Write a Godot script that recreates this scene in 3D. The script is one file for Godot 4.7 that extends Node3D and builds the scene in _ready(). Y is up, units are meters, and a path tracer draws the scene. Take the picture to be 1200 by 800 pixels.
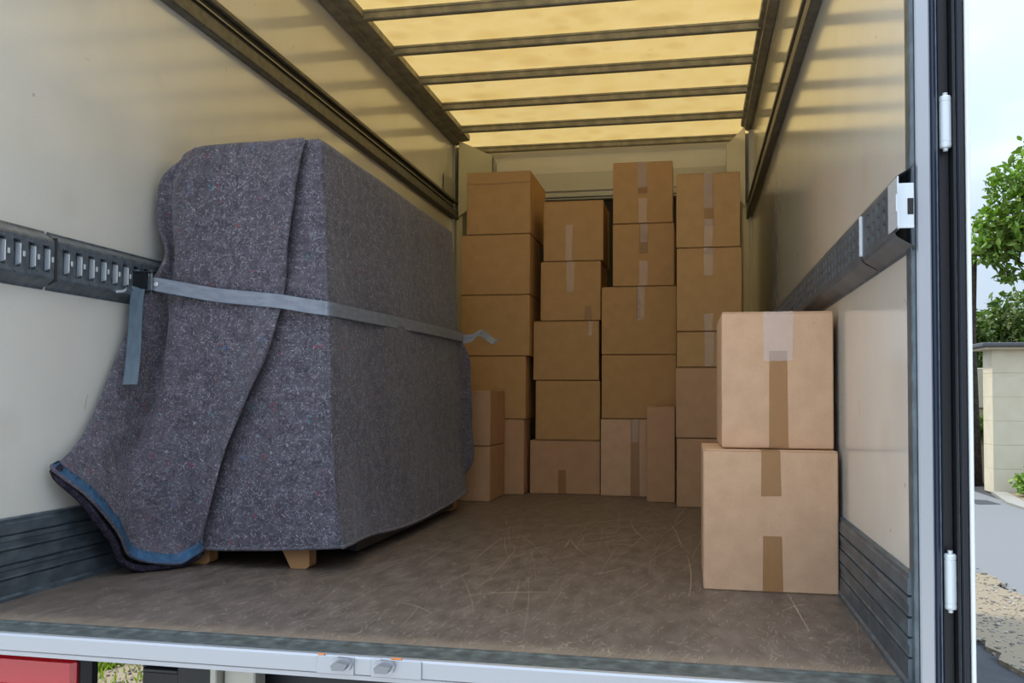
extends Node3D
# A box truck seen from its open rear: blanket-wrapped furniture on the left, cardboard boxes at the front end and on the right.
# Truck axis = z (rear doors at z = -2.0, front end at z = -7.7), load floor y = 0, street y = -1.

const WL := -1.966      # inner face of the left wall
const WR := 0.452       # inner face of the right wall
const REAR := -2.0
const FRONT := -7.7
const ROOF := 2.79

var M := {}
var used_names := {}

func _ready():
	# ---- camera
	var cam := Camera3D.new()
	cam.name = "camera"
	add_child(cam)
	cam.position = Vector3(0, 0.6, 0)
	cam.rotation = Vector3(0.0363, 0.1984, 0.0062)
	var f := 1056.2
	cam.near = 0.05
	cam.far = 400.0
	cam.set_frustum(800.0 / f * 0.05, Vector2(0, 27.2 / f * 0.05), 0.05, 400.0)
	cam.current = true
	# ---- sky, exposure
	var we := WorldEnvironment.new()
	we.name = "environment"
	var env := Environment.new()
	env.tonemap_mode = Environment.TONE_MAPPER_LINEAR
	env.tonemap_exposure = 3.35
	env.background_mode = Environment.BG_SKY
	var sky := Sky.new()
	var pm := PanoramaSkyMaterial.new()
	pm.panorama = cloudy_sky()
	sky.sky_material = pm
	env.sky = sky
	env.sdfgi_enabled = true
	env.ssao_enabled = true
	env.ssil_enabled = true
	we.environment = env
	add_child(we)
	# ---- sun, high and hazy
	var sun := DirectionalLight3D.new()
	sun.name = "sun"
	add_child(sun)
	sun.look_at_from_position(Vector3(-0.45, 0.87, -0.12) * 10.0, Vector3.ZERO, Vector3(0, 0, 1))
	sun.light_energy = 0.4
	sun.light_color = Color(1.0, 0.95, 0.86)
	sun.light_angular_distance = 4.0
	sun.shadow_enabled = true
	sun.sky_mode = DirectionalLight3D.SKY_MODE_LIGHT_ONLY

	materials()
	truck_shell()
	rear_frame()
	cargo_rails()
	guide_rails()
	furniture()
	moving_blanket()
	strap()
	boxes()
	underbody()
	outdoors()

# ------------------------------------------------------------------ helpers
func begin() -> SurfaceTool:
	var st := SurfaceTool.new()
	st.begin(Mesh.PRIMITIVE_TRIANGLES)
	st.set_smooth_group(0xFFFFFFFF)
	return st

func smooth() -> SurfaceTool:
	var st := begin()
	st.set_smooth_group(0)
	return st

func obj(called: String, st: SurfaceTool, mat: Material, parent: Node = self) -> MeshInstance3D:
	st.generate_normals()
	var o := MeshInstance3D.new()
	o.name = called
	o.mesh = st.commit()
	o.material_override = null
	o.mesh.surface_set_material(0, mat)
	parent.add_child(o, true)
	if parent == self:
		rename(o, called)
	return o

func rename(o: Node, called: String):
	if used_names.has(called):
		o.name = "%s_%03d" % [called, used_names[called]]
		used_names[called] += 1
	else:
		used_names[called] = 1
		o.name = called

func thing(called: String, label: String, category: String, at := Vector3.ZERO, group := "") -> Node3D:
	var o := Node3D.new()
	add_child(o)
	rename(o, called)
	o.position = at
	tag(o, label, category, group)
	return o

func tag(o: Node, label: String, category: String, group := ""):
	o.set_meta("label", label)
	o.set_meta("category", category)
	if group:
		o.set_meta("group", group)

func struct(called: String, st: SurfaceTool, mat: Material, label := "", parent: Node = self) -> MeshInstance3D:
	var o := obj(called, st, mat, parent)
	o.set_meta("kind", "structure")
	if label:
		o.set_meta("label", label)
	return o

func tri(st: SurfaceTool, a: Vector3, b: Vector3, c: Vector3, out: Vector3, ua := Vector2.ZERO, ub := Vector2.ZERO, uc := Vector2.ZERO):
	if (a - c).cross(a - b).dot(out) < 0:
		var t := b; b = c; c = t
		var u := ub; ub = uc; uc = u
	st.set_uv(ua); st.add_vertex(a)
	st.set_uv(ub); st.add_vertex(b)
	st.set_uv(uc); st.add_vertex(c)

func flat_uv(p: Vector3, n: Vector3) -> Vector2:
	var m := n.abs()
	if m.x >= m.y and m.x >= m.z:
		return Vector2(p.z, -p.y)
	if m.y >= m.z:
		return Vector2(p.x, p.z)
	return Vector2(p.x, -p.y)

func quad(st: SurfaceTool, a: Vector3, b: Vector3, c: Vector3, d: Vector3, out: Vector3):
	tri(st, a, b, c, out, flat_uv(a, out), flat_uv(b, out), flat_uv(c, out))
	tri(st, a, c, d, out, flat_uv(a, out), flat_uv(c, out), flat_uv(d, out))

# a box with chamfered edges
func box(st: SurfaceTool, lo: Vector3, hi: Vector3, bv := 0.003, at := Transform3D()):
	var c := (lo + hi) / 2.0
	var h := (hi - lo) / 2.0
	bv = minf(bv, minf(h.x, minf(h.y, h.z)) * 0.9)
	var pt := func(sx: int, sy: int, sz: int, axis: int) -> Vector3:
		var v := Vector3(sx * h.x, sy * h.y, sz * h.z)
		if axis != 0: v.x -= sx * bv
		if axis != 1: v.y -= sy * bv
		if axis != 2: v.z -= sz * bv
		return at * (c + v)
	var dir := func(x: float, y: float, z: float) -> Vector3: return at.basis * Vector3(x, y, z)
	for s in [-1, 1]:
		quad(st, pt.call(s, -1, -1, 0), pt.call(s, 1, -1, 0), pt.call(s, 1, 1, 0), pt.call(s, -1, 1, 0), dir.call(s, 0, 0))
		quad(st, pt.call(-1, s, -1, 1), pt.call(1, s, -1, 1), pt.call(1, s, 1, 1), pt.call(-1, s, 1, 1), dir.call(0, s, 0))
		quad(st, pt.call(-1, -1, s, 2), pt.call(1, -1, s, 2), pt.call(1, 1, s, 2), pt.call(-1, 1, s, 2), dir.call(0, 0, s))
	if bv <= 0.0:
		return
	for s in [-1, 1]:
		for t in [-1, 1]:
			quad(st, pt.call(-1, s, t, 1), pt.call(1, s, t, 1), pt.call(1, s, t, 2), pt.call(-1, s, t, 2), dir.call(0, s, t))
			quad(st, pt.call(s, -1, t, 0), pt.call(s, 1, t, 0), pt.call(s, 1, t, 2), pt.call(s, -1, t, 2), dir.call(s, 0, t))
			quad(st, pt.call(s, t, -1, 0), pt.call(s, t, 1, 0), pt.call(s, t, 1, 1), pt.call(s, t, -1, 1), dir.call(s, t, 0))
			for r in [-1, 1]:
				tri(st, pt.call(s, t, r, 0), pt.call(s, t, r, 1), pt.call(s, t, r, 2), dir.call(s, t, r))

# a closed outline in (x, y) drawn out along z
func prism(st: SurfaceTool, outline: PackedVector2Array, z0: float, z1: float, at := Transform3D()):
	var p := outline.duplicate()
	if Geometry2D.is_polygon_clockwise(p):
		p.reverse()
	var n := p.size()
	for i in n:
		var a := p[i]
		var b := p[(i + 1) % n]
		var o := Vector2(b.y - a.y, a.x - b.x)
		if Geometry2D.is_point_in_polygon((a + b) / 2.0 + o.normalized() * 0.0001, p):
			o = -o
		quad(st, at * Vector3(a.x, a.y, z0), at * Vector3(b.x, b.y, z0), at * Vector3(b.x, b.y, z1), at * Vector3(a.x, a.y, z1), at.basis * Vector3(o.x, o.y, 0))
	var t := Geometry2D.triangulate_polygon(p)
	for e in [[z0, -1.0], [z1, 1.0]]:
		for i in range(0, t.size(), 3):
			var v := [Vector3(p[t[i]].x, p[t[i]].y, e[0]), Vector3(p[t[i + 1]].x, p[t[i + 1]].y, e[0]), Vector3(p[t[i + 2]].x, p[t[i + 2]].y, e[0])]
			tri(st, at * v[0], at * v[1], at * v[2], at.basis * Vector3(0, 0, signf(z1 - z0) * e[1]))

# a surface of revolution about y: profile of (radius, height)
func lathe(st: SurfaceTool, prof: PackedVector2Array, at: Transform3D, n := 20):
	for i in prof.size() - 1:
		for k in n:
			var a := TAU * k / n
			var b := TAU * (k + 1) / n
			var p := prof[i]
			var q := prof[i + 1]
			var da := Vector3(cos(a), 0, sin(a))
			var db := Vector3(cos(b), 0, sin(b))
			var d := q - p
			var o := (da + db) * d.y - Vector3(0, 2.0 * d.x, 0)
			quad(st, at * (da * p.x + Vector3(0, p.y, 0)), at * (db * p.x + Vector3(0, p.y, 0)), at * (db * q.x + Vector3(0, q.y, 0)), at * (da * q.x + Vector3(0, q.y, 0)), at.basis * o)

# a round tube along points
func tube(st: SurfaceTool, pts: Array, radii: Array, n := 8):
	var rings := []
	var side := Vector3.ZERO
	for i in pts.size():
		var t: Vector3 = (pts[mini(i + 1, pts.size() - 1)] - pts[maxi(i - 1, 0)]).normalized()
		if side == Vector3.ZERO:
			side = t.cross(Vector3(0.31, 0.9, 0.27)).normalized()
		side = (side - t * side.dot(t)).normalized()
		var up := t.cross(side)
		var ring := []
		for k in n:
			ring.append(pts[i] + (side * cos(TAU * k / n) + up * sin(TAU * k / n)) * radii[mini(i, radii.size() - 1)])
		rings.append(ring)
	for i in pts.size() - 1:
		for k in n:
			var l := (k + 1) % n
			quad(st, rings[i][k], rings[i][l], rings[i + 1][l], rings[i + 1][k], (rings[i][k] + rings[i][l]) / 2.0 - pts[i])
	for e in [0, pts.size() - 1]:
		var t: Vector3 = pts[1] - pts[0] if e == 0 else pts[e - 1] - pts[e]
		for k in range(1, n - 1):
			tri(st, rings[e][0], rings[e][k], rings[e][k + 1], -t)

# flat webbing: centre points, the direction across it at each, its width and thickness
func webbing(st: SurfaceTool, pts: Array, across: Array, w: float, th: float):
	var along := 0.0
	for i in pts.size() - 1:
		var a: Vector3 = pts[i]
		var b: Vector3 = pts[i + 1]
		var ca: Vector3 = across[i].normalized() * w / 2.0
		var cb: Vector3 = across[i + 1].normalized() * w / 2.0
		var n := (b - a).cross(ca).normalized() * th / 2.0
		var len := (b - a).length()
		for s in [-1.0, 1.0]:
			var o: Vector3 = n * s
			var u0 := Vector2(along, 0); var u1 := Vector2(along + len, 0); var v := Vector2(0, w)
			tri(st, a - ca + o, b - cb + o, b + cb + o, o, u0, u1, u1 + v)
			tri(st, a - ca + o, b + cb + o, a + ca + o, o, u0, u1 + v, u0 + v)
			quad(st, a + ca * s - n, b + cb * s - n, b + cb * s + n, a + ca * s + n, ca * s)
		if i == 0:
			quad(st, a - ca - n, a + ca - n, a + ca + n, a - ca + n, a - b)
		if i == pts.size() - 2:
			quad(st, b - cb - n, b + cb - n, b + cb + n, b - cb + n, b - a)
		along += len

func cr(a: Vector3, b: Vector3, c: Vector3, d: Vector3, t: float) -> Vector3:
	return 0.5 * (2.0 * b + (c - a) * t + (2.0 * a - 5.0 * b + 4.0 * c - d) * t * t + (3.0 * b - a - 3.0 * c + d) * t * t * t)

func curve(pts: Array, per: int) -> Array:
	var out := []
	for i in pts.size() - 1:
		for k in per:
			out.append(cr(pts[maxi(i - 1, 0)], pts[i], pts[i + 1], pts[mini(i + 2, pts.size() - 1)], float(k) / per))
	out.append(pts[-1])
	return out

func rng(s: int) -> RandomNumberGenerator:
	var r := RandomNumberGenerator.new()
	r.seed = s
	return r

# ------------------------------------------------------------------ textures
func noise(freq: float, s: int, oct := 4) -> FastNoiseLite:
	var n := FastNoiseLite.new()
	n.noise_type = FastNoiseLite.TYPE_SIMPLEX_SMOOTH
	n.fractal_type = FastNoiseLite.FRACTAL_FBM
	n.fractal_octaves = oct
	n.frequency = freq
	n.seed = s
	return n

func noise_tex(freq: float, s: int, lo: Color, hi: Color, size := 512, oct := 5) -> NoiseTexture2D:
	var t := NoiseTexture2D.new()
	t.width = size
	t.height = size
	t.seamless = true
	t.noise = noise(freq, s, oct)
	var g := Gradient.new()
	g.set_color(0, lo)
	g.set_color(1, hi)
	t.color_ramp = g
	return t

func blot(im: Image, x: float, y: float, r: float, c: Color, a: float):
	for j in range(int(y - r), int(y + r) + 1):
		for i in range(int(x - r), int(x + r) + 1):
			var d := Vector2(i - x, j - y).length() / r
			if d < 1.0:
				var u := posmod(i, im.get_width()); var v := posmod(j, im.get_height())
				im.set_pixel(u, v, im.get_pixel(u, v).lerp(c, a * (1.0 - d * d)))

func stroke(im: Image, x: float, y: float, ang: float, len: float, bend: float, c: Color, a: float, wide := 1):
	var w := im.get_width()
	var h := im.get_height()
	var n := int(len)
	for i in n:
		var k := a * (1.0 - absf(2.0 * i / maxf(n, 1) - 1.0) * 0.5)
		for j in wide:
			var u := posmod(int(x - sin(ang) * j), w)
			var v := posmod(int(y + cos(ang) * j), h)
			im.set_pixel(u, v, im.get_pixel(u, v).lerp(c, k))
		x += cos(ang)
		y += sin(ang)
		ang += bend / maxf(n, 1)

func fill_noise(w: int, h: int, c0: Color, c1: Color, freq: float, s: int, grain := 0.0) -> Image:
	var im := Image.create_empty(w, h, false, Image.FORMAT_RGB8)
	var n := noise(freq, s)
	var r := rng(s)
	for y in h:
		for x in w:
			var c := c0.lerp(c1, clampf(n.get_noise_2d(x, y) * 0.8 + 0.5, 0, 1))
			var g := r.randf_range(-grain, grain)
			im.set_pixel(x, y, Color(c.r + g, c.g + g, c.b + g))
	return im

func tex(im: Image) -> ImageTexture:
	im.generate_mipmaps()
	return ImageTexture.create_from_image(im)

func cloudy_sky() -> ImageTexture:
	var w := 1024
	var h := 512
	var im := Image.create_empty(w, h, false, Image.FORMAT_RGBF)
	var n := noise(1.5, 5, 6)
	for y in h:
		var el := (0.5 - (y + 0.5) / h) * PI
		for x in w:
			var az := (x + 0.5) / w * TAU
			var up := sin(el)
			var c := Color(0.26, 0.26, 0.26)
			if up > 0.0:
				var d := Vector3(cos(az) * cos(el), up, sin(az) * cos(el))
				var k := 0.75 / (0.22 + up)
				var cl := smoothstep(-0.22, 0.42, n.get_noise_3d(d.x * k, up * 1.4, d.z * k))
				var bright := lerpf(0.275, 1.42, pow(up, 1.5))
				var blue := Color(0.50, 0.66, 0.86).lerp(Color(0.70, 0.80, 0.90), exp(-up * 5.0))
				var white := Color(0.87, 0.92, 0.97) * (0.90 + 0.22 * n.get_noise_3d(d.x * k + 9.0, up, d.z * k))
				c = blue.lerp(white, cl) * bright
			im.set_pixel(x, y, c)
	return ImageTexture.create_from_image(im)

func mat(called: String, c: Color, rough := 0.7, metal := 0.0, spec := 0.5) -> StandardMaterial3D:
	var m := StandardMaterial3D.new()
	m.resource_name = called
	m.albedo_color = c
	m.roughness = rough
	m.metallic = metal
	m.metallic_specular = spec
	M[called] = m
	return m

func rgb(r: int, g: int, b: int) -> Color:
	return Color8(r, g, b)

func relief(m: StandardMaterial3D, t: Texture2D, cm: float):
	m.heightmap_enabled = true
	m.heightmap_texture = t
	m.heightmap_scale = cm

func materials():
	var m: StandardMaterial3D
	var r := rng(11)
	# load floor: brown resin-coated plywood, scuffed and scratched; one texture over the whole floor
	var im := fill_noise(2048, 2048, rgb(90, 80, 73), rgb(114, 102, 94), 0.015, 3, 0.03)
	for i in 1600:
		blot(im, r.randf() * 2048, r.randf() * 2048, r.randf_range(2, 22), rgb(74, 65, 59) if r.randf() < 0.6 else rgb(140, 127, 115), r.randf_range(0.08, 0.3))
	for i in 6500:       # short scuffs, denser towards the rear
		var y := 2048.0 * (1.0 - pow(r.randf(), 1.6) * 0.9)
		var a := r.randf() * TAU if r.randf() < 0.55 else r.randfn(-1.2, 0.5)
		stroke(im, r.randf() * 2048, y, a, r.randf_range(4, 22), r.randfn(0, 0.35), rgb(186, 170, 148), r.randf_range(0.12, 0.6), 2)
	for i in 330:        # long thin drag marks, mostly along the truck
		var y := 2048.0 * (1.0 - r.randf_range(0.02, 0.66))
		stroke(im, r.randf_range(100, 2000), y, r.randfn(-1.3, 0.4), r.randf_range(60, 300), r.randfn(0, 0.2), rgb(196, 178, 152), r.randf_range(0.15, 0.5), 2)
	for i in 46:
		stroke(im, r.randf_range(850, 1950), 2048.0 * (1.0 - r.randf_range(0.05, 0.5)), r.randfn(-1.2, 0.7), r.randf_range(60, 420), r.randfn(0, 0.3), rgb(216, 196, 164), r.randf_range(0.45, 0.9), 2)
	for x in 2048:   # the worn pale rim by the threshold
		for y in range(2008, 2048):
			im.set_pixel(x, y, im.get_pixel(x, y).lerp(rgb(160, 140, 118), 0.55 * smoothstep(2008, 2044, y) * r.randf_range(0.6, 1.0)))
	m = mat("floor_board", Color.WHITE, 0.42, 0, 0.5)
	m.albedo_texture = tex(im)
	# wall panels: cream coated plywood with a few scuffs
	im = fill_noise(2048, 1024, rgb(216, 213, 205), rgb(223, 220, 212), 0.006, 9, 0.006)
	for i in 40:
		var x := r.randf() * 2048
		var y := r.randf() * 1024
		stroke(im, x, y, r.randfn(0.35, 0.5), r.randf_range(4, 22), r.randfn(0, 0.6), rgb(120, 116, 108), r.randf_range(0.2, 0.8), 1)
	for i in 30:
		blot(im, r.randf() * 2048, r.randf() * 1024, r.randf_range(1.2, 2.4), rgb(110, 106, 100), r.randf_range(0.3, 0.8))
	for i in 50:
		blot(im, r.randf() * 2048, r.randf() * 1024, r.randf_range(10, 46), rgb(196, 190, 178), r.randf_range(0.08, 0.22))
	m = mat("wall_panel", Color.WHITE, 0.14, 0, 0.7)
	m.albedo_texture = tex(im)
	m.uv1_scale = Vector3(1 / 5.8, 1 / 2.9, 1)
	m.clearcoat_enabled = true
	m.clearcoat = 0.35
	m.clearcoat_roughness = 0.1
	# roof: translucent yellowed glass-fibre sheet with stains
	im = fill_noise(768, 768, rgb(245, 226, 168), rgb(250, 235, 188), 0.012, 21, 0.012)
	for i in 150:
		blot(im, r.randf() * 768, r.randf() * 768, r.randf_range(5, 42), rgb(206, 170, 104), r.randf_range(0.05, 0.25))
	m = mat("roof_sheet", Color.WHITE, 0.5, 0, 0.4)
	m.albedo_texture = tex(im)
	m.uv1_scale = Vector3(0.4, 0.4, 1)
	m.backlight_enabled = true
	m.backlight = Color(0.72, 0.655, 0.535)
	m.cull_mode = BaseMaterial3D.CULL_DISABLED
	# metals
	var brushed := noise_tex(0.02, 4, Color(0.55, 0.55, 0.55), Color(1, 1, 1))
	m = mat("rail_steel", rgb(122, 130, 137), 0.42, 0.4)
	m.roughness_texture = brushed
	m.albedo_texture = noise_tex(0.015, 6, Color(0.72, 0.74, 0.76), Color(1, 1, 1))
	m.uv1_scale = Vector3(3, 3, 3)
	m = mat("rail_dark", rgb(104, 111, 118), 0.45, 0.2)
	m.albedo_texture = M.rail_steel.albedo_texture
	m = mat("bright_steel", rgb(214, 220, 226), 0.36, 0.35)
	m = mat("aluminium", rgb(168, 170, 176), 0.4, 0.6)
	m.uv1_scale = Vector3(2, 2, 2)
	m = mat("guide_steel", rgb(118, 113, 102), 0.45, 0.35)
	m.albedo_texture = M.rail_steel.albedo_texture
	m.uv1_scale = Vector3(2, 2, 2)
	m = mat("guide_groove", rgb(38, 37, 35), 0.5, 0.3)
	m = mat("beam_steel", rgb(168, 160, 138), 0.5, 0.25)
	m.albedo_texture = M.rail_steel.albedo_texture
	m = mat("post_steel", rgb(176, 176, 168), 0.4, 0.5)
	m = mat("skirt_metal", rgb(112, 123, 131), 0.42, 0.35)
	m.albedo_texture = noise_tex(0.012, 8, Color(0.62, 0.64, 0.66), Color(1, 1, 1))
	m.uv1_scale = Vector3(1.2, 2.2, 1)
	m = mat("threshold_rubber", rgb(106, 112, 110), 0.5, 0.1)
	m.albedo_texture = noise_tex(0.02, 10, Color(0.55, 0.57, 0.58), Color(1.0, 1.0, 1.0))
	m.uv1_scale = Vector3(2.2, 2.2, 1)
	m = mat("black_rubber", rgb(22, 24, 30), 0.42, 0.0)
	m = mat("blue_black", rgb(44, 52, 70), 0.3, 0.3)
	m = mat("black_plastic", rgb(26, 28, 31), 0.5)
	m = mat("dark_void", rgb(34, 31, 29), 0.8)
	m = mat("grey_panel", rgb(196, 193, 184), 0.5)
	m = mat("white_skin", rgb(225, 226, 228), 0.35)
	m = mat("hinge_paint", rgb(205, 212, 216), 0.35, 0.3)
	m = mat("red_lens", rgb(190, 22, 36), 0.12, 0.0, 0.6)
	m = mat("red_reflector", rgb(214, 48, 52), 0.2, 0.0, 0.6)
	m = mat("chassis_steel", rgb(182, 180, 170), 0.5, 0.3)
	m = mat("lock_grey", rgb(132, 134, 138), 0.5, 0.4)
	m = mat("orange_paint", rgb(222, 128, 62), 0.6)
	# cardboard, three shades that share one fibre texture
	im = fill_noise(512, 512, Color(0.955, 0.95, 0.945), Color(1, 1, 1), 0.01, 31, 0.016)
	for x in 512:
		var k := 0.994 + 0.006 * sin(x * TAU / 8.0)
		for y in 512:
			var c := im.get_pixel(x, y)
			im.set_pixel(x, y, Color(c.r * k, c.g * k, c.b * k))
	for i in 2400:
		stroke(im, r.randf() * 512, r.randf() * 512, r.randf() * TAU, r.randf_range(3, 9), 0.5, Color(0.78, 0.72, 0.64), r.randf_range(0.1, 0.35))
	var kraft := tex(im)
	for k in [["kraft", rgb(188, 148, 114)], ["kraft_back_dim", rgb(184, 145, 98)], ["kraft_pale", rgb(208, 170, 138)]]:  # the back boxes' tone has their dim light painted into it
		m = mat(k[0], k[1], 0.78, 0, 0.3)
		m.albedo_texture = kraft
		m.uv1_scale = Vector3(2, 2, 1)
	m = mat("thin_clear_tape", Color(0.95, 0.88, 0.84, 0.22), 0.26, 0, 0.7)
	m.transparency = BaseMaterial3D.TRANSPARENCY_ALPHA
	m = mat("brown_tape", Color(0.64, 0.45, 0.21, 0.5), 0.3, 0, 0.5)
	m.transparency = BaseMaterial3D.TRANSPARENCY_ALPHA
	relief(m, noise_tex(0.02, 14, Color.BLACK, Color.WHITE, 256), 0.15)
	m.uv1_scale = Vector3(6, 6, 1)
	m = mat("clear_tape", Color(0.93, 0.90, 0.90, 0.28), 0.28, 0, 0.6)
	m.transparency = BaseMaterial3D.TRANSPARENCY_ALPHA
	relief(m, M.brown_tape.heightmap_texture, 0.25)
	relief(M.thin_clear_tape, M.brown_tape.heightmap_texture, 0.3)
	M.thin_clear_tape.uv1_scale = Vector3(6, 6, 1)
	m.uv1_scale = Vector3(6, 6, 1)
	# recycled felt
	im = fill_noise(1024, 1024, rgb(70, 67, 75), rgb(97, 93, 103), 0.018, 41, 0.05)
	for i in 30000:
		var t := r.randf()
		var c := rgb(176, 174, 184) if t < 0.34 else (rgb(34, 32, 42) if t < 0.62 else (rgb(118, 114, 124) if t < 0.90 else (rgb(112, 84, 92) if t < 0.96 else rgb(84, 104, 132))))
		stroke(im, r.randf() * 1024, r.randf() * 1024, r.randf() * TAU, r.randf_range(5, 17), r.randfn(0, 1.8), c, r.randf_range(0.25, 0.75), 2)
	for i in 900:
		stroke(im, r.randf() * 1024, r.randf() * 1024, r.randf() * TAU, r.randf_range(5, 12), r.randfn(0, 1.5), rgb(214, 212, 216), r.randf_range(0.5, 0.9), 2)
	for i in 80:
		var c: Color = [rgb(168, 52, 72), rgb(58, 104, 168), rgb(150, 66, 60), rgb(70, 130, 140), rgb(172, 52, 70)][r.randi() % 5]
		var x := r.randf() * 1024
		var y := r.randf() * 1024
		for k in r.randi_range(1, 4):
			blot(im, x + r.randfn(0, 6), y + r.randfn(0, 6), r.randf_range(2, 5.5), c, 0.9)
	m = mat("felt", Color.WHITE, 0.95, 0, 0.15)
	m.albedo_texture = tex(im)
	m.rim_enabled = true
	m.rim = 0.35
	relief(m, m.albedo_texture, 0.5)
	m.uv1_triplanar = true
	m.uv1_scale = Vector3(0.9, 0.9, 0.9)
	m = mat("felt_inner", rgb(52, 50, 60), 0.95, 0, 0.15)
	m.albedo_texture = M.felt.albedo_texture
	m.albedo_color = rgb(150, 146, 160)
	im = fill_noise(256, 64, rgb(52, 82, 112), rgb(68, 100, 132), 0.05, 44, 0.04)
	for i in 26:
		stroke(im, r.randf() * 256, r.randf_range(24, 40), r.randfn(0.5, 0.3), r.randf_range(4, 10), 0.5, rgb(146, 118, 92), 0.6, 2)
	m = mat("hem_blue", Color.WHITE, 0.8, 0, 0.3)
	m.albedo_texture = tex(im)
	m.uv1_scale = Vector3(2, 18, 1)
	im = fill_noise(256, 64, rgb(116, 122, 134), rgb(136, 142, 154), 0.03, 46, 0.03)
	for y in 64:
		if y < 3 or y > 60:
			for x in 256:
				im.set_pixel(x, y, rgb(104, 118, 132))
	m = mat("webbing", Color.WHITE, 0.5, 0, 0.45)
	m.albedo_texture = tex(im)
	m.uv1_scale = Vector3(1.5, 20, 1)
	m = mat("webbing_tail", Color.WHITE, 0.5, 0, 0.45)
	m.albedo_texture = M.webbing.albedo_texture
	m.albedo_color = rgb(168, 188, 196)
	m.uv1_scale = Vector3(1.5, 20, 1)
	m = mat("buckle_steel", rgb(44, 48, 52), 0.35, 0.7)
	# wood
	im = fill_noise(512, 128, rgb(150, 106, 66), rgb(186, 140, 92), 0.012, 51, 0.02)
	for i in 500:
		stroke(im, r.randf() * 512, r.randf() * 128, r.randfn(0, 0.04), r.randf_range(30, 160), 0.05, rgb(118, 78, 46), r.randf_range(0.1, 0.35))
	m = mat("leg_wood", Color.WHITE, 0.6)
	m.albedo_texture = tex(im)
	m.uv1_scale = Vector3(3, 8, 1)
	m = mat("dark_wood", rgb(92, 74, 56), 0.6)
	m.albedo_texture = M.leg_wood.albedo_texture
	# outdoors
	m = mat("asphalt", Color.WHITE, 0.85, 0, 0.35)
	m.albedo_texture = tex(fill_noise(512, 512, rgb(92, 94, 97), rgb(112, 113, 115), 0.008, 61, 0.06))
	m.uv1_scale = Vector3(0.4, 0.4, 1)
	m = mat("asphalt_shade_and_patch", rgb(150, 151, 156), 0.85, 0, 0.35)  # darkened to paint the shade beside the truck; the road patch shares it
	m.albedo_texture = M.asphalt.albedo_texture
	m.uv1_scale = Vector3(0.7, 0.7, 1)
	im = fill_noise(512, 512, rgb(118, 108, 93), rgb(144, 133, 116), 0.02, 63, 0.08)
	for i in 2600:
		blot(im, r.randf() * 512, r.randf() * 512, r.randf_range(1.5, 5), rgb(166, 156, 140) if r.randf() < 0.5 else rgb(104, 95, 82), r.randf_range(0.2, 0.6))
	m = mat("gravel", Color.WHITE, 0.95, 0, 0.2)
	m.albedo_texture = tex(im)
	relief(m, m.albedo_texture, 0.6)
	m.uv1_scale = Vector3(0.8, 0.8, 1)
	m = mat("pebble", Color.WHITE, 0.9, 0, 0.2)
	m.vertex_color_use_as_albedo = true
	m = mat("plaster", Color.WHITE, 0.9, 0, 0.2)
	m.albedo_texture = tex(fill_noise(512, 512, rgb(190, 181, 160), rgb(198, 190, 170), 0.01, 65, 0.02))
	m.uv1_scale = Vector3(0.5, 0.5, 1)
	m = mat("plaster_beige", rgb(164, 152, 132), 0.9, 0, 0.2)
	m = mat("cap_dark", rgb(74, 76, 82), 0.6)
	m = mat("kerb", rgb(128, 126, 120), 0.85)
	m = mat("concrete", rgb(192, 192, 190), 0.85)
	m = mat("bark", rgb(82, 70, 60), 0.9)
	m.albedo_texture = noise_tex(0.03, 67, Color(0.5, 0.5, 0.5), Color(1, 1, 1), 256)
	for k in [["leaf_bright", rgb(138, 166, 84)], ["leaf_dark", rgb(104, 122, 72)], ["grass", rgb(128, 152, 62)]]:
		m = mat(k[0], k[1], 0.6, 0, 0.35)
		m.vertex_color_use_as_albedo = true
		m.cull_mode = BaseMaterial3D.CULL_DISABLED
		m.albedo_texture = noise_tex(0.05, 68, Color(0.85, 0.85, 0.85), Color(1, 1, 1), 64)
		m.backlight_enabled = true
		m.backlight = Color(0.7, 0.8, 0.4)

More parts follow.
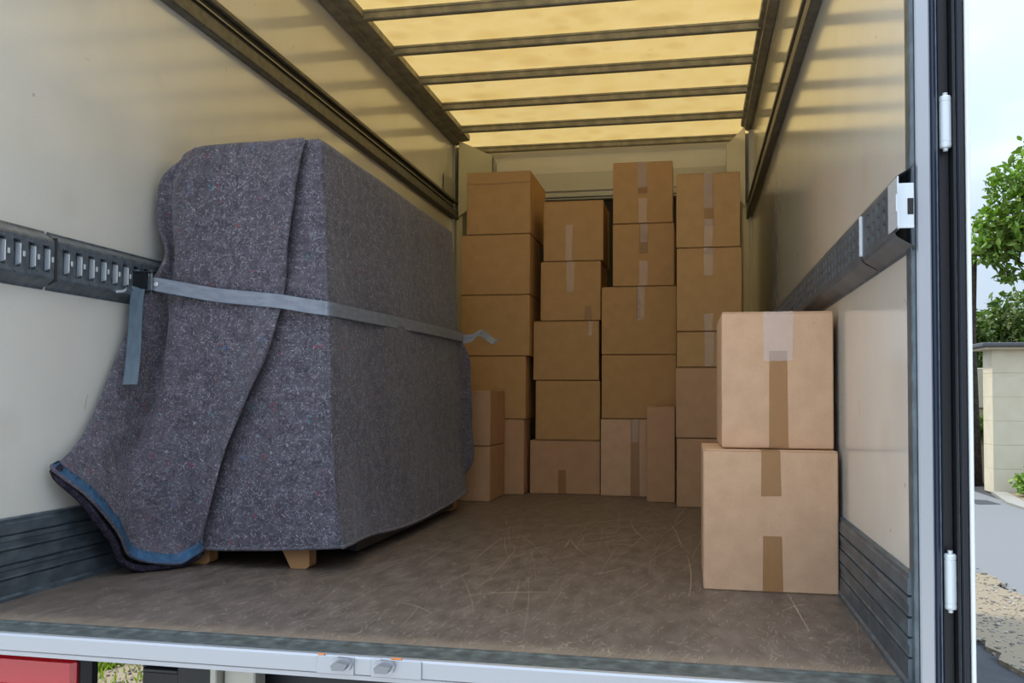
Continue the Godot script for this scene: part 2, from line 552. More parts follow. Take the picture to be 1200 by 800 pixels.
# ------------------------------------------------------------------ the truck body
func truck_shell():
	var st := begin()
	# floor slab; its upper face carries the texture once over its whole area
	var a := Vector3(WL, 0, FRONT)
	var b := Vector3(WR, 0, REAR - 0.11)
	tri(st, a, Vector3(b.x, 0, a.z), b, Vector3.UP, Vector2(0, 0), Vector2(1, 0), Vector2(1, 1))
	tri(st, a, b, Vector3(a.x, 0, b.z), Vector3.UP, Vector2(0, 0), Vector2(1, 1), Vector2(0, 1))
	quad(st, Vector3(WL, 0, b.z), Vector3(WR, 0, b.z), Vector3(WR, -0.05, b.z), Vector3(WL, -0.05, b.z), Vector3.BACK)
	quad(st, Vector3(WL, -0.05, FRONT), Vector3(WR, -0.05, FRONT), Vector3(WR, -0.05, b.z), Vector3(WL, -0.05, b.z), Vector3.DOWN)
	struct("floor", st, M.floor_board, "brown scratched plywood load floor of the truck")
	# threshold strip and aluminium sill
	st = begin()
	prism(st, PackedVector2Array([Vector2(-2.11, -0.03), Vector2(-2.11, 0.0), Vector2(-2.10, 0.004), Vector2(-2.085, 0.004), Vector2(-2.08, 0.0015), Vector2(-2.012, 0.0015), Vector2(-2.008, 0.004), Vector2(-1.996, 0.004), Vector2(-1.994, -0.03)]), WL - 0.02, WR + 0.01, Transform3D(Basis(Vector3(0, 0, 1), Vector3(0, 1, 0), Vector3(1, 0, 0)), Vector3.ZERO))
	struct("trim_1", st, M.threshold_rubber, "grey worn threshold strip along the rear edge of the floor")
	st = begin()
	prism(st, PackedVector2Array([Vector2(-1.994, -0.05), Vector2(-1.994, 0.003), Vector2(-1.990, 0.006), Vector2(-1.982, 0.004), Vector2(-1.979, -0.001), Vector2(-1.979, -0.036), Vector2(-1.983, -0.040), Vector2(-1.983, -0.05)]), WL - 0.06, WR + 0.005, Transform3D(Basis(Vector3(0, 0, 1), Vector3(0, 1, 0), Vector3(1, 0, 0)), Vector3.ZERO))
	struct("trim_2", st, M.aluminium, "bright aluminium sill across the rear of the truck floor")
	# side walls with thickness
	for s in [["wall_left", WL - 0.04, WL], ["wall_right", WR, WR + 0.03]]:
		st = begin()
		box(st, Vector3(s[1], -0.05, FRONT - 0.05), Vector3(s[2], ROOF + 0.02, REAR - 0.035), 0.0)
		struct(s[0], st, M.wall_panel, "cream coated side wall panel of the truck")
	# front end wall: cream panel above, grey band, metal strip, lower opening painted dark as shade between stacks
	st = begin()
	box(st, Vector3(WL, -0.05, FRONT - 0.06), Vector3(WR, ROOF + 0.02, FRONT - 0.02), 0.0)
	var wb := struct("wall_back", st, M.wall_panel, "cream front end wall behind the stacks of boxes")
	st = begin(); box(st, Vector3(WL, 2.39, FRONT - 0.02), Vector3(0.26, 2.555, FRONT + 0.01), 0.004); obj("header_band", st, M.grey_panel, wb)
	st = begin(); box(st, Vector3(WL, 2.305, FRONT - 0.02), Vector3(0.26, 2.365, FRONT + 0.035), 0.006); obj("metal_strip", st, M.post_steel, wb)
	st = begin(); box(st, Vector3(WL, 2.322, FRONT + 0.02), Vector3(0.26, 2.334, FRONT + 0.045), 0.003); obj("strip_lip", st, M.guide_steel, wb)
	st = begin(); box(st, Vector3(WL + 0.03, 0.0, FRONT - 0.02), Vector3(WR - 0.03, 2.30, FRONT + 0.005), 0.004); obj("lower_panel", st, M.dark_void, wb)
	# roof
	st = begin()
	quad(st, Vector3(WL - 0.04, ROOF, FRONT - 0.05), Vector3(WR + 0.04, ROOF, FRONT - 0.05), Vector3(WR + 0.04, ROOF, REAR), Vector3(WL - 0.04, ROOF, REAR), Vector3.DOWN)
	var roof := struct("ceiling", st, M.roof_sheet, "translucent yellow roof sheet with steel beams")
	for z in [-2.12, -2.655, -3.19, -3.725, -4.258, -4.79, -5.325, -5.86, -6.425, -7.0, -7.62]:
		st = begin()
		var t := Transform3D(Basis(Vector3(0, 0, 1), Vector3(0, 1, 0), Vector3(1, 0, 0)), Vector3(0, 0, z))
		prism(st, PackedVector2Array([Vector2(-0.028, 0.0), Vector2(-0.028, -0.012), Vector2(-0.02, -0.016), Vector2(-0.02, -0.046), Vector2(-0.014, -0.052), Vector2(0.014, -0.052), Vector2(0.02, -0.046), Vector2(0.02, -0.016), Vector2(0.028, -0.012), Vector2(0.028, 0.0)]), WL + 0.05, WR - 0.02, t.translated(Vector3(0, ROOF - 0.002, 0)))
		obj("roof_beam", st, M.beam_steel, roof)
	for s in [[WL + 0.002, 1.0, 0.135], [WR - 0.002, -1.0, 0.078]]:
		st = begin()
		var p := PackedVector2Array()
		for q in [[0.0, 0.0], [0.0, -0.075], [0.02, -0.082], [0.05, -0.07], [0.055, -0.052], [s[2] - 0.01, -0.046], [s[2], -0.04], [s[2], 0.0]]:
			p.append(Vector2(s[0] + s[1] * q[0], ROOF - 0.003 + q[1]))
		prism(st, p, -7.25, REAR - 0.03)
		obj("roof_rail", st, M.beam_steel, roof)
	# corner posts at the front end, with their slanted cover plates
	for s in [[WL, 1.0, "trim_3", "left"], [WR, -1.0, "trim_4", "right"]]:
		st = begin()
		var p := PackedVector2Array()
		for q in [[0.0, -7.20], [0.022, -7.20], [0.022, -7.28], [0.06, -7.32], [0.06, -7.68], [0.0, -7.68]]:
			p.append(Vector2(s[0] + s[1] * q[0], -q[1]))
		prism(st, p, 0.0, ROOF - 0.09, Transform3D(Basis(Vector3(1, 0, 0), Vector3(0, 0, -1), Vector3(0, 1, 0)), Vector3.ZERO))
		var post := struct(s[2], st, M.post_steel if s[3] == "left" else M.grey_panel, "grey steel corner post at the %s front corner of the load space" % s[3])
		st = begin()
		var x0: float = s[0] + s[1] * 0.05
		var x1: float = s[0] + s[1] * (0.27 if s[3] == "left" else 0.18)
		var top := 2.72
		var plate := [Vector3(x0, top + 0.02, -7.22), Vector3(x1, top - 0.04, -7.52), Vector3(x1, 2.36, -7.52), Vector3(x0, 2.10, -7.22)]
		var back := Vector3(0, 0, -0.03)
		quad(st, plate[0], plate[1], plate[2], plate[3], Vector3(s[1], 0, 1))
		quad(st, plate[0] + back, plate[1] + back, plate[2] + back, plate[3] + back, Vector3(-s[1], 0, -1))
		for i in 4:
			quad(st, plate[i], plate[(i + 1) % 4], plate[(i + 1) % 4] + back, plate[i] + back, plate[i] + plate[(i + 1) % 4] - plate[(i + 2) % 4] - plate[(i + 3) % 4])
		quad(st, plate[1], plate[2], Vector3(x1, 2.36, FRONT), Vector3(x1, top - 0.06, FRONT), Vector3(s[1], 0, 0))
		obj("cover_plate", st, M.wall_panel if s[3] == "right" else M.post_steel, post)
	# ribbed skirting along both walls
	for s in [[WL, 1.0, "baseboard_left"], [WR, -1.0, "baseboard_right"]]:
		st = begin()
		var p := PackedVector2Array()
		for q in [[0, 0], [0.018, 0], [0.018, 0.01], [0.012, 0.016], [0.012, 0.058], [0.004, 0.060000000000000005], [0.004, 0.063], [0.012, 0.065], [0.0095, 0.07], [0.0095, 0.08600000000000001], [0.012, 0.089], [0.012, 0.1], [0.004, 0.10200000000000001], [0.004, 0.10500000000000001], [0.012, 0.10700000000000001], [0.012, 0.142], [0.004, 0.144], [0.004, 0.147], [0.012, 0.149], [0.0095, 0.154], [0.0095, 0.16999999999999998], [0.012, 0.173], [0.012, 0.186], [0.004, 0.188], [0.004, 0.191], [0.012, 0.193], [0.012, 0.222], [0.009, 0.226], [0.0095, 0.236], [0.0, 0.24]]:
			p.append(Vector2(s[0] + s[1] * q[0], q[1]))
		prism(st, p, FRONT + 0.1, REAR - 0.03)
		struct(s[2], st, M.skirt_metal, "ribbed grey kick plate along the foot of the truck wall")

func rear_frame():
	# the upright of the rear frame and the door folded back against the outside, right and (out of sight) left
	for s in [[1.0, WR, "right"], [-1.0, WL, "left"]]:
		var sx: float = s[0]
		var slab := func(x0: float, x1: float, z0: float, z1: float, bv: float) -> SurfaceTool:
			var t := begin()
			var xa: float = s[1] + sx * x0
			var xb: float = s[1] + sx * x1
			box(t, Vector3(minf(xa, xb), -0.06 if x0 > 0.06 else -0.45, z0), Vector3(maxf(xa, xb), 2.95, z1), bv)
			return t
		var right: bool = s[2] == "right"
		var fr := struct("trim_5" if right else "trim_6", slab.call(0.006, 0.035, -2.034, REAR, 0.003), M.aluminium, "bright aluminium upright at the %s of the rear opening" % s[2])
		obj("edge_profile", slab.call(-0.004, 0.0058, -2.05, -2.006, 0.002), M.skirt_metal, fr)
		obj("seal_rib", slab.call(0.0355, 0.047, -2.034, -2.004, 0.004), M.blue_black, fr)
		obj("seal_rib", slab.call(0.0475, 0.0515, -2.034, -2.010, 0.0015), M.rail_steel, fr)
		obj("seal_channel", slab.call(0.052, 0.080, -2.06, -2.035, 0.002), M.black_rubber, fr)
		obj("seal_rib", slab.call(0.0555, 0.058, -2.034, -2.022, 0.001), M.blue_black, fr)
		var dr := struct("door_1" if right else "door_2", slab.call(0.104, 0.1125, -3.25, -2.003, 0.002), M.white_skin, "white rear door leaf folded back along the %s side of the truck" % s[2])
		obj("door_edge", slab.call(0.080, 0.084, -2.06, -2.006, 0.001), M.black_rubber, dr)
		obj("door_edge", slab.call(0.0845, 0.0875, -2.06, -2.012, 0.001), M.rail_steel, dr)
		obj("door_seal", slab.call(0.088, 0.1038, -3.25, -2.004, 0.005), M.black_rubber, dr)
		obj("seal_lip", slab.call(0.0895, 0.0915, -2.004, -1.999, 0.0009), M.blue_black, dr)
		for y in [[1.122, 1.245], [0.163, 0.290], [2.05, 2.17]]:
			var t := begin()
			var h: float = y[1] - y[0]
			lathe(t, PackedVector2Array([Vector2(0, 0), Vector2(0.005, 0), Vector2(0.005, 0.006), Vector2(0.0105, 0.007), Vector2(0.0118, 0.010), Vector2(0.0118, 0.018), Vector2(0.0110, 0.0185), Vector2(0.0110, 0.0200), Vector2(0.0118, 0.0205), Vector2(0.0118, h - 0.0205), Vector2(0.0110, h - 0.020), Vector2(0.0110, h - 0.0185), Vector2(0.0118, h - 0.018), Vector2(0.0118, h - 0.010), Vector2(0.0105, h - 0.007), Vector2(0.005, h - 0.006), Vector2(0.005, h), Vector2(0, h)]), Transform3D(Basis(), Vector3(s[1] + sx * 0.068, y[0], -2.016)))
			var hg := obj("hinge", t, M.hinge_paint, dr)
			t = begin()
			box(t, Vector3(s[1] + sx * 0.068 - 0.004, y[0] + 0.01, -2.036), Vector3(s[1] + sx * 0.068 + 0.004, y[1] - 0.01, -2.018), 0.001)
			obj("hinge_leaf", t, M.rail_steel, hg)
	var st := begin()
	box(st, Vector3(WL - 0.1, ROOF + 0.002, REAR - 0.06), Vector3(WR + 0.1, ROOF + 0.14, REAR), 0.006)
	struct("trim_7", st, M.aluminium, "aluminium header over the rear opening")

# ------------------------------------------------------------------ rails
# hat-section rail on a wall, face pierced by holes; returns the mesh
func pierced_rail(wall: float, s: float, z0: float, z1: float, y0: float, y1: float, rows: Array, pitch: float, hz: float, off: float) -> SurfaceTool:
	var st := begin()
	var X := func(d: float) -> float: return wall + s * d
	var D := 0.040
	var ys := [y0]
	for r in rows:
		ys.append(r[0]); ys.append(r[1])
	ys.append(y1)
	var zs := [z0]
	var z := z0 - off
	while z - hz > z1 + 0.01:
		zs.append(z); zs.append(z - hz)
		z -= pitch
	zs.append(z1)
	var out := Vector3(s, 0, 0)
	for i in ys.size() - 1:
		if i % 2 == 0:
			quad(st, Vector3(X.call(D), ys[i], z0), Vector3(X.call(D), ys[i + 1], z0), Vector3(X.call(D), ys[i + 1], z1), Vector3(X.call(D), ys[i], z1), out)
			continue
		for j in zs.size() - 1:
			var p := [Vector3(X.call(D), ys[i], zs[j]), Vector3(X.call(D), ys[i + 1], zs[j]), Vector3(X.call(D), ys[i + 1], zs[j + 1]), Vector3(X.call(D), ys[i], zs[j + 1])]
			if j % 2 == 0:
				quad(st, p[0], p[1], p[2], p[3], out)
			else:
				var mid: Vector3 = (p[0] + p[2]) / 2.0
				for k in 4:
					var q: Vector3 = p[k]
					var w: Vector3 = p[(k + 1) % 4]
					var deep := Vector3(-s * 0.014, 0, 0)
					quad(st, q, w, w + deep, q + deep, mid - (q + w) / 2.0)
	# the bent flanks that lead back to the wall
	for side in [[y1, 1.0], [y0, -1.0]]:
		var prof := [[D, 0.0], [D - 0.003, 0.007], [D - 0.010, 0.012], [0.010, 0.024], [0.003, 0.028], [0.0005, 0.036], [0.0005, 0.0]]
		for k in 5:
			var a: Array = prof[k]
			var b: Array = prof[k + 1]
			quad(st, Vector3(X.call(a[0]), side[0] + side[1] * a[1], z0), Vector3(X.call(b[0]), side[0] + side[1] * b[1], z0), Vector3(X.call(b[0]), side[0] + side[1] * b[1], z1), Vector3(X.call(a[0]), side[0] + side[1] * a[1], z1), Vector3(s, side[1], 0))
	return st

func cargo_rails():
	# left: tall slots with bent bright tabs
	var rail := thing("lashing_rail", "galvanised lashing rail with tall slots on the left wall, running behind the blanket", "rail", Vector3(WL, 1.0, -2.0))
	var local := -rail.position
	for seg in [[-2.0, -2.428], [-2.438, -7.18]]:
		var off: float = 0.014 if seg[0] > -2.1 else 0.026
		var o := obj("rail_section", pierced_rail(WL, 1.0, seg[0], seg[1], 0.958, 1.068, [[0.972, 1.052]], 0.0605, 0.030, off), M.rail_steel, rail)
		o.position = local
		var st := begin()
		box(st, Vector3(WL + 0.018, 0.955, seg[1] - 0.002), Vector3(WL + 0.020, 1.07, seg[0] + 0.002), 0.0)
		var bk := obj("rail_backing", st, M.rail_steel, rail)
		bk.position = local
		var z: float = seg[0] - off
		while z - 0.030 > maxf(seg[1], -3.05):
			st = begin()
			# a tab pressed out of the far edge of the slot, bent towards the room
			var a := Vector3(WL + 0.022, 0, z - 0.0295)
			var b := Vector3(WL + 0.0435, 0, z - 0.0245)
			var up := Vector3(0, 1.047, 0)
			var dn := Vector3(0, 0.977, 0)
			var th := Vector3(0.001, 0, -0.002)
			quad(st, a + dn, a + up, b + up - Vector3(0, 0.006, 0), b + dn + Vector3(0, 0.006, 0), Vector3(0.5, 0, 0.8))
			quad(st, a + dn + th, a + up + th, b + up + th - Vector3(0, 0.006, 0), b + dn + th + Vector3(0, 0.006, 0), Vector3(0.2, 0, -1))
			quad(st, b + dn + Vector3(0, 0.006, 0), b + up - Vector3(0, 0.006, 0), b + up + th - Vector3(0, 0.006, 0), b + dn + th + Vector3(0, 0.006, 0), Vector3(1, 0, 0))
			var tab := obj("slot_tab", st, M.bright_steel, rail)
			tab.position = local
			st = begin()
			box(st, Vector3(WL + 0.030, 1.004, z - 0.0500), Vector3(WL + 0.0412, 1.022, z - 0.0385), 0.002)
			tab = obj("slot_stud", st, M.bright_steel, rail)
			tab.position = local
			z -= 0.0605
	var st := begin()
	box(st, Vector3(WL + 0.030, 0.945, -2.436), Vector3(WL + 0.045, 1.082, -2.429), 0.002)
	var lip := obj("joint_lip", st, M.guide_groove, rail)
	lip.position = local
	# right: three rows of small square holes
	rail = thing("lashing_rail", "dark perforated lashing rail with three rows of square holes on the right wall", "rail", Vector3(WR, 1.0, -2.0))
	local = -rail.position
	for seg in [[-1.985, -2.352], [-2.362, -7.18]]:
		var o := obj("rail_section", pierced_rail(WR, -1.0, seg[0], seg[1], 0.948, 1.058, [[0.966, 0.986], [0.994, 1.016], [1.024, 1.044]], 0.062, 0.026, 0.03), M.rail_dark, rail)
		o.position = local
	st = begin()
	box(st, Vector3(WR - 0.033, 0.955, -7.17), Vector3(WR - 0.031, 1.055, -1.99), 0.0)
	lip = obj("rail_backing", st, M.bright_steel, rail)  # pale plate added behind the holes so that they look lit
	lip.position = local
	st = begin()
	box(st, Vector3(WR - 0.046, 0.955, -2.364), Vector3(WR - 0.034, 1.055, -2.350), 0.002)
	lip = obj("joint_lip", st, M.bright_steel, rail)
	lip.position = local
	# bright end bracket with a notch at its rear edge
	st = begin()
	var x0 := WR - 0.044
	var x1 := WR - 0.041
	for q in [[0.952, 0.985, -1.940], [0.985, 1.022, -1.952], [1.022, 1.056, -1.940]]:
		box(st, Vector3(x0, q[0], -2.03), Vector3(x1, q[1], q[2]), 0.001)
	box(st, Vector3(WR - 0.040, 0.956, -1.984), Vector3(WR - 0.003, 1.050, -1.980), 0.001)
	var bracket := obj("end_bracket", st, M.bright_steel, rail)
	st = begin()
	box(st, Vector3(WR - 0.016, 0.984, -1.981), Vector3(WR - 0.004, 1.018, -1.9785), 0.001)
	obj("notch", st, M.guide_groove, bracket)
	lip = bracket
	lip.position = local

func guide_rails():
	for s in [[WL, 1.0, 2.085, "left"], [WR, -1.0, 2.015, "right"]]:
		var rail := thing("guide_rail", "dark grooved steel rail high along the %s wall of the truck" % s[3], "rail", Vector3(s[0], s[2], -2.1))
		var parts := [
			["rail_face", M.guide_steel, [[0.0, 0.0], [0.034, 0.0], [0.040, 0.006], [0.040, 0.058], [0.034, 0.064], [0.0, 0.066]]],
			["rail_groove", M.guide_groove, [[0.0, 0.066], [0.014, 0.066], [0.014, 0.092], [0.020, 0.094], [0.020, 0.100], [0.014, 0.102], [0.014, 0.128], [0.0, 0.128]]],
			["rail_ridge", M.guide_steel, [[0.0, 0.128], [0.028, 0.128], [0.033, 0.133], [0.033, 0.150], [0.026, 0.156], [0.0, 0.160]]],
			["rail_strip", M.post_steel, [[0.015, 0.093], [0.0235, 0.0935], [0.0235, 0.0985], [0.015, 0.0995]]],
		]
		for q in parts:
			var st := begin()
			var p := PackedVector2Array()
			for v in q[2]:
				p.append(Vector2(s[1] * v[0], v[1]))
			prism(st, p, -5.18, 0.04)
			obj(q[0], st, q[1], rail)
	var st := begin()
	box(st, Vector3(WL + 0.010, 2.2455, -7.17), Vector3(WL + 0.016, 2.40, -6.91), 0.002)
	tag(obj("bracket_plate", st, M.post_steel), "small grey plate standing on the far end of the left guide rail", "plate")

# ------------------------------------------------------------------ furniture, blanket, strap
func furniture():
	var t := thing("sideboard", "wooden piece of furniture under the grey blanket, only its tapered feet showing", "furniture", Vector3(-1.6, 0, -3.8))
	var st := begin()
	box(st, Vector3(-0.26, 0.10, -0.91), Vector3(0.26, 1.44, 0.80), 0.05)
	obj("cabinet", st, M.dark_wood, t)
	st = begin()
	box(st, Vector3(-0.29, 0.074, -0.91), Vector3(0.285, 0.104, 0.855), 0.004)
	obj("base_frame", st, M.leg_wood, t)
	st = begin()
	prism(st, PackedVector2Array([Vector2(0.26, 0.045), Vector2(0.372, 0.024), Vector2(0.372, 0.06), Vector2(0.26, 0.10)]), -0.76, 0.60)
	obj("dark_skirt", st, M.black_rubber, t)
	for q in [[-0.125, 0.81, 1.0], [0.255, 0.81, 1.0], [0.325, -0.855, -1.0], [-0.125, -0.855, -1.0]]:
		st = begin()
		var x: float = q[0]
		prism(st, PackedVector2Array([Vector2(x - 0.075, 0.075), Vector2(x - 0.035, 0.0), Vector2(x + 0.022, 0.0), Vector2(x + 0.034, 0.008), Vector2(x + 0.034, 0.075)]), q[1] - 0.03, q[1] + 0.03)
		obj("leg", st, M.leg_wood, t)

var grid := []      # rows of the blanket, from the top edge to the hem

func blanket_rows() -> Array:
	# where the cloth runs at ten heights, from the wall at the left round the rear corner; each row is closed along the side, front and wall below
	var rows := [
		[Vector3(-1.818, 1.490, -2.990), Vector3(-1.785, 1.490, -2.970), Vector3(-1.759, 1.490, -2.960), Vector3(-1.729, 1.490, -2.955), Vector3(-1.629, 1.490, -2.945), Vector3(-1.478, 1.490, -2.940), Vector3(-1.338, 1.490, -2.925), Vector3(-1.357, 1.490, -2.945), Vector3(-1.343, 1.490, -2.950), Vector3(-1.323, 1.490, -2.950), Vector3(-1.301, 1.490, -2.950)],
		[Vector3(-1.922, 1.400, -2.985), Vector3(-1.891, 1.400, -2.955), Vector3(-1.862, 1.400, -2.965), Vector3(-1.810, 1.400, -2.935), Vector3(-1.669, 1.400, -2.930), Vector3(-1.501, 1.400, -2.925), Vector3(-1.351, 1.400, -2.896), Vector3(-1.382, 1.400, -2.952), Vector3(-1.362, 1.400, -2.945), Vector3(-1.330, 1.400, -2.940), Vector3(-1.292, 1.400, -2.940)],
		[Vector3(-1.938, 1.240, -2.980), Vector3(-1.905, 1.240, -2.945), Vector3(-1.882, 1.240, -2.985), Vector3(-1.824, 1.240, -2.925), Vector3(-1.677, 1.240, -2.920), Vector3(-1.510, 1.240, -2.915), Vector3(-1.367, 1.240, -2.884), Vector3(-1.403, 1.240, -2.950), Vector3(-1.379, 1.240, -2.940), Vector3(-1.330, 1.240, -2.930), Vector3(-1.279, 1.240, -2.930)],
		[Vector3(-1.899, 1.110, -2.970), Vector3(-1.871, 1.110, -2.945), Vector3(-1.866, 1.110, -2.985), Vector3(-1.814, 1.110, -2.925), Vector3(-1.678, 1.110, -2.915), Vector3(-1.511, 1.110, -2.910), Vector3(-1.380, 1.110, -2.884), Vector3(-1.417, 1.110, -2.948), Vector3(-1.390, 1.110, -2.940), Vector3(-1.329, 1.110, -2.925), Vector3(-1.268, 1.110, -2.925)],
		[Vector3(-1.915, 0.960, -2.880), Vector3(-1.880, 0.960, -2.868), Vector3(-1.868, 0.960, -2.955), Vector3(-1.819, 0.960, -2.910), Vector3(-1.679, 0.960, -2.905), Vector3(-1.532, 0.960, -2.905), Vector3(-1.399, 0.960, -2.903), Vector3(-1.422, 0.960, -2.925), Vector3(-1.397, 0.960, -2.925), Vector3(-1.328, 0.960, -2.915), Vector3(-1.256, 0.960, -2.915)],
		[Vector3(-1.938, 0.817, -2.817), Vector3(-1.897, 0.800, -2.850), Vector3(-1.878, 0.800, -2.965), Vector3(-1.819, 0.800, -2.895), Vector3(-1.709, 0.800, -2.905), Vector3(-1.559, 0.800, -2.900), Vector3(-1.428, 0.800, -2.874), Vector3(-1.467, 0.800, -2.945), Vector3(-1.437, 0.800, -2.935), Vector3(-1.335, 0.800, -2.915), Vector3(-1.249, 0.800, -2.920)],
		[Vector3(-1.938, 0.607, -2.707), Vector3(-1.889, 0.550, -2.740), Vector3(-1.886, 0.520, -2.870), Vector3(-1.847, 0.500, -2.845), Vector3(-1.763, 0.470, -2.880), Vector3(-1.660, 0.450, -2.890), Vector3(-1.570, 0.450, -2.866), Vector3(-1.611, 0.460, -2.942), Vector3(-1.581, 0.450, -2.930), Vector3(-1.395, 0.450, -2.905), Vector3(-1.235, 0.450, -2.920)],
		[Vector3(-1.938, 0.481, -2.633), Vector3(-1.884, 0.430, -2.650), Vector3(-1.892, 0.370, -2.770), Vector3(-1.863, 0.330, -2.790), Vector3(-1.786, 0.300, -2.860), Vector3(-1.703, 0.280, -2.885), Vector3(-1.621, 0.280, -2.866), Vector3(-1.661, 0.290, -2.940), Vector3(-1.631, 0.270, -2.925), Vector3(-1.414, 0.270, -2.900), Vector3(-1.221, 0.270, -2.915)],
		[Vector3(-1.938, 0.416, -2.553), Vector3(-1.872, 0.340, -2.585), Vector3(-1.850, 0.240, -2.680), Vector3(-1.848, 0.170, -2.750), Vector3(-1.793, 0.140, -2.850), Vector3(-1.729, 0.130, -2.880), Vector3(-1.661, 0.140, -2.868), Vector3(-1.692, 0.150, -2.935), Vector3(-1.662, 0.150, -2.920), Vector3(-1.428, 0.160, -2.900), Vector3(-1.205, 0.170, -2.910)],
		[Vector3(-1.938, 0.373, -2.468), Vector3(-1.860, 0.275, -2.530), Vector3(-1.835, 0.160, -2.640), Vector3(-1.835, 0.060, -2.720), Vector3(-1.752, 0.020, -2.830), Vector3(-1.721, 0.032, -2.880), Vector3(-1.679, 0.060, -2.885), Vector3(-1.707, 0.070, -2.910), Vector3(-1.677, 0.060, -2.915), Vector3(-1.436, 0.070, -2.900), Vector3(-1.189, 0.085, -2.905)],
	]
	var out := []
	for j in rows.size():
		var row: Array = rows[j]
		var c: Vector3 = row[10]
		var t := float(j) / 9.0
		var y := c.y
		var belly := sin(t * PI) * 0.01
		var xs: float = lerpf(-1.284, -1.196, t)           # the long side, hanging slightly outwards
		var hem := 1.0 if j == 9 else 0.0
		row.append(Vector3(c.x + 0.022, y, c.z - 0.03))
		row.append(Vector3(xs + 0.004, y - 0.008 * hem, -3.25))
		row.append(Vector3(xs + belly + 0.006, y - 0.030 * hem, -3.62))
		row.append(Vector3(xs + belly, y - 0.032 * hem, -4.02))
		row.append(Vector3(xs + belly * 0.5, y - 0.018 * hem, -4.40))
		row.append(Vector3(xs - 0.004, y, -4.70))
		var tuck := Vector3(xs - 0.03, y, -4.765)          # rear corner; a flap stands out below the strap
		if j >= 5 and j <= 7:
			tuck += Vector3(0.06, 0, -0.03)
		row.append(tuck)
		row.append(Vector3(-1.45, y, -4.775))
		row.append(Vector3(-1.75, y, -4.775))
		row.append(Vector3(-1.90, y, -4.74))
		row.append(Vector3(-1.915, y, -4.2))
		row.append(Vector3(-1.912, y, -3.6))
		row.append(Vector3(-1.912, y, -3.12))
		out.append(row)
	return out

func blanket_at(rows: Array, u: float, v: float) -> Vector3:
	# u in columns (closed), v in rows
	var n: int = rows[0].size()
	var j := clampi(int(floor(v)), 0, rows.size() - 2)
	var i := int(floor(u))
	var col := []
	for dj in 4:
		var row: Array = rows[clampi(j - 1 + dj, 0, rows.size() - 1)]
		col.append(cr(row[posmod(i - 1, n)], row[posmod(i, n)], row[posmod(i + 1, n)], row[posmod(i + 2, n)], u - i))
	return cr(col[0], col[1], col[2], col[3], v - j)

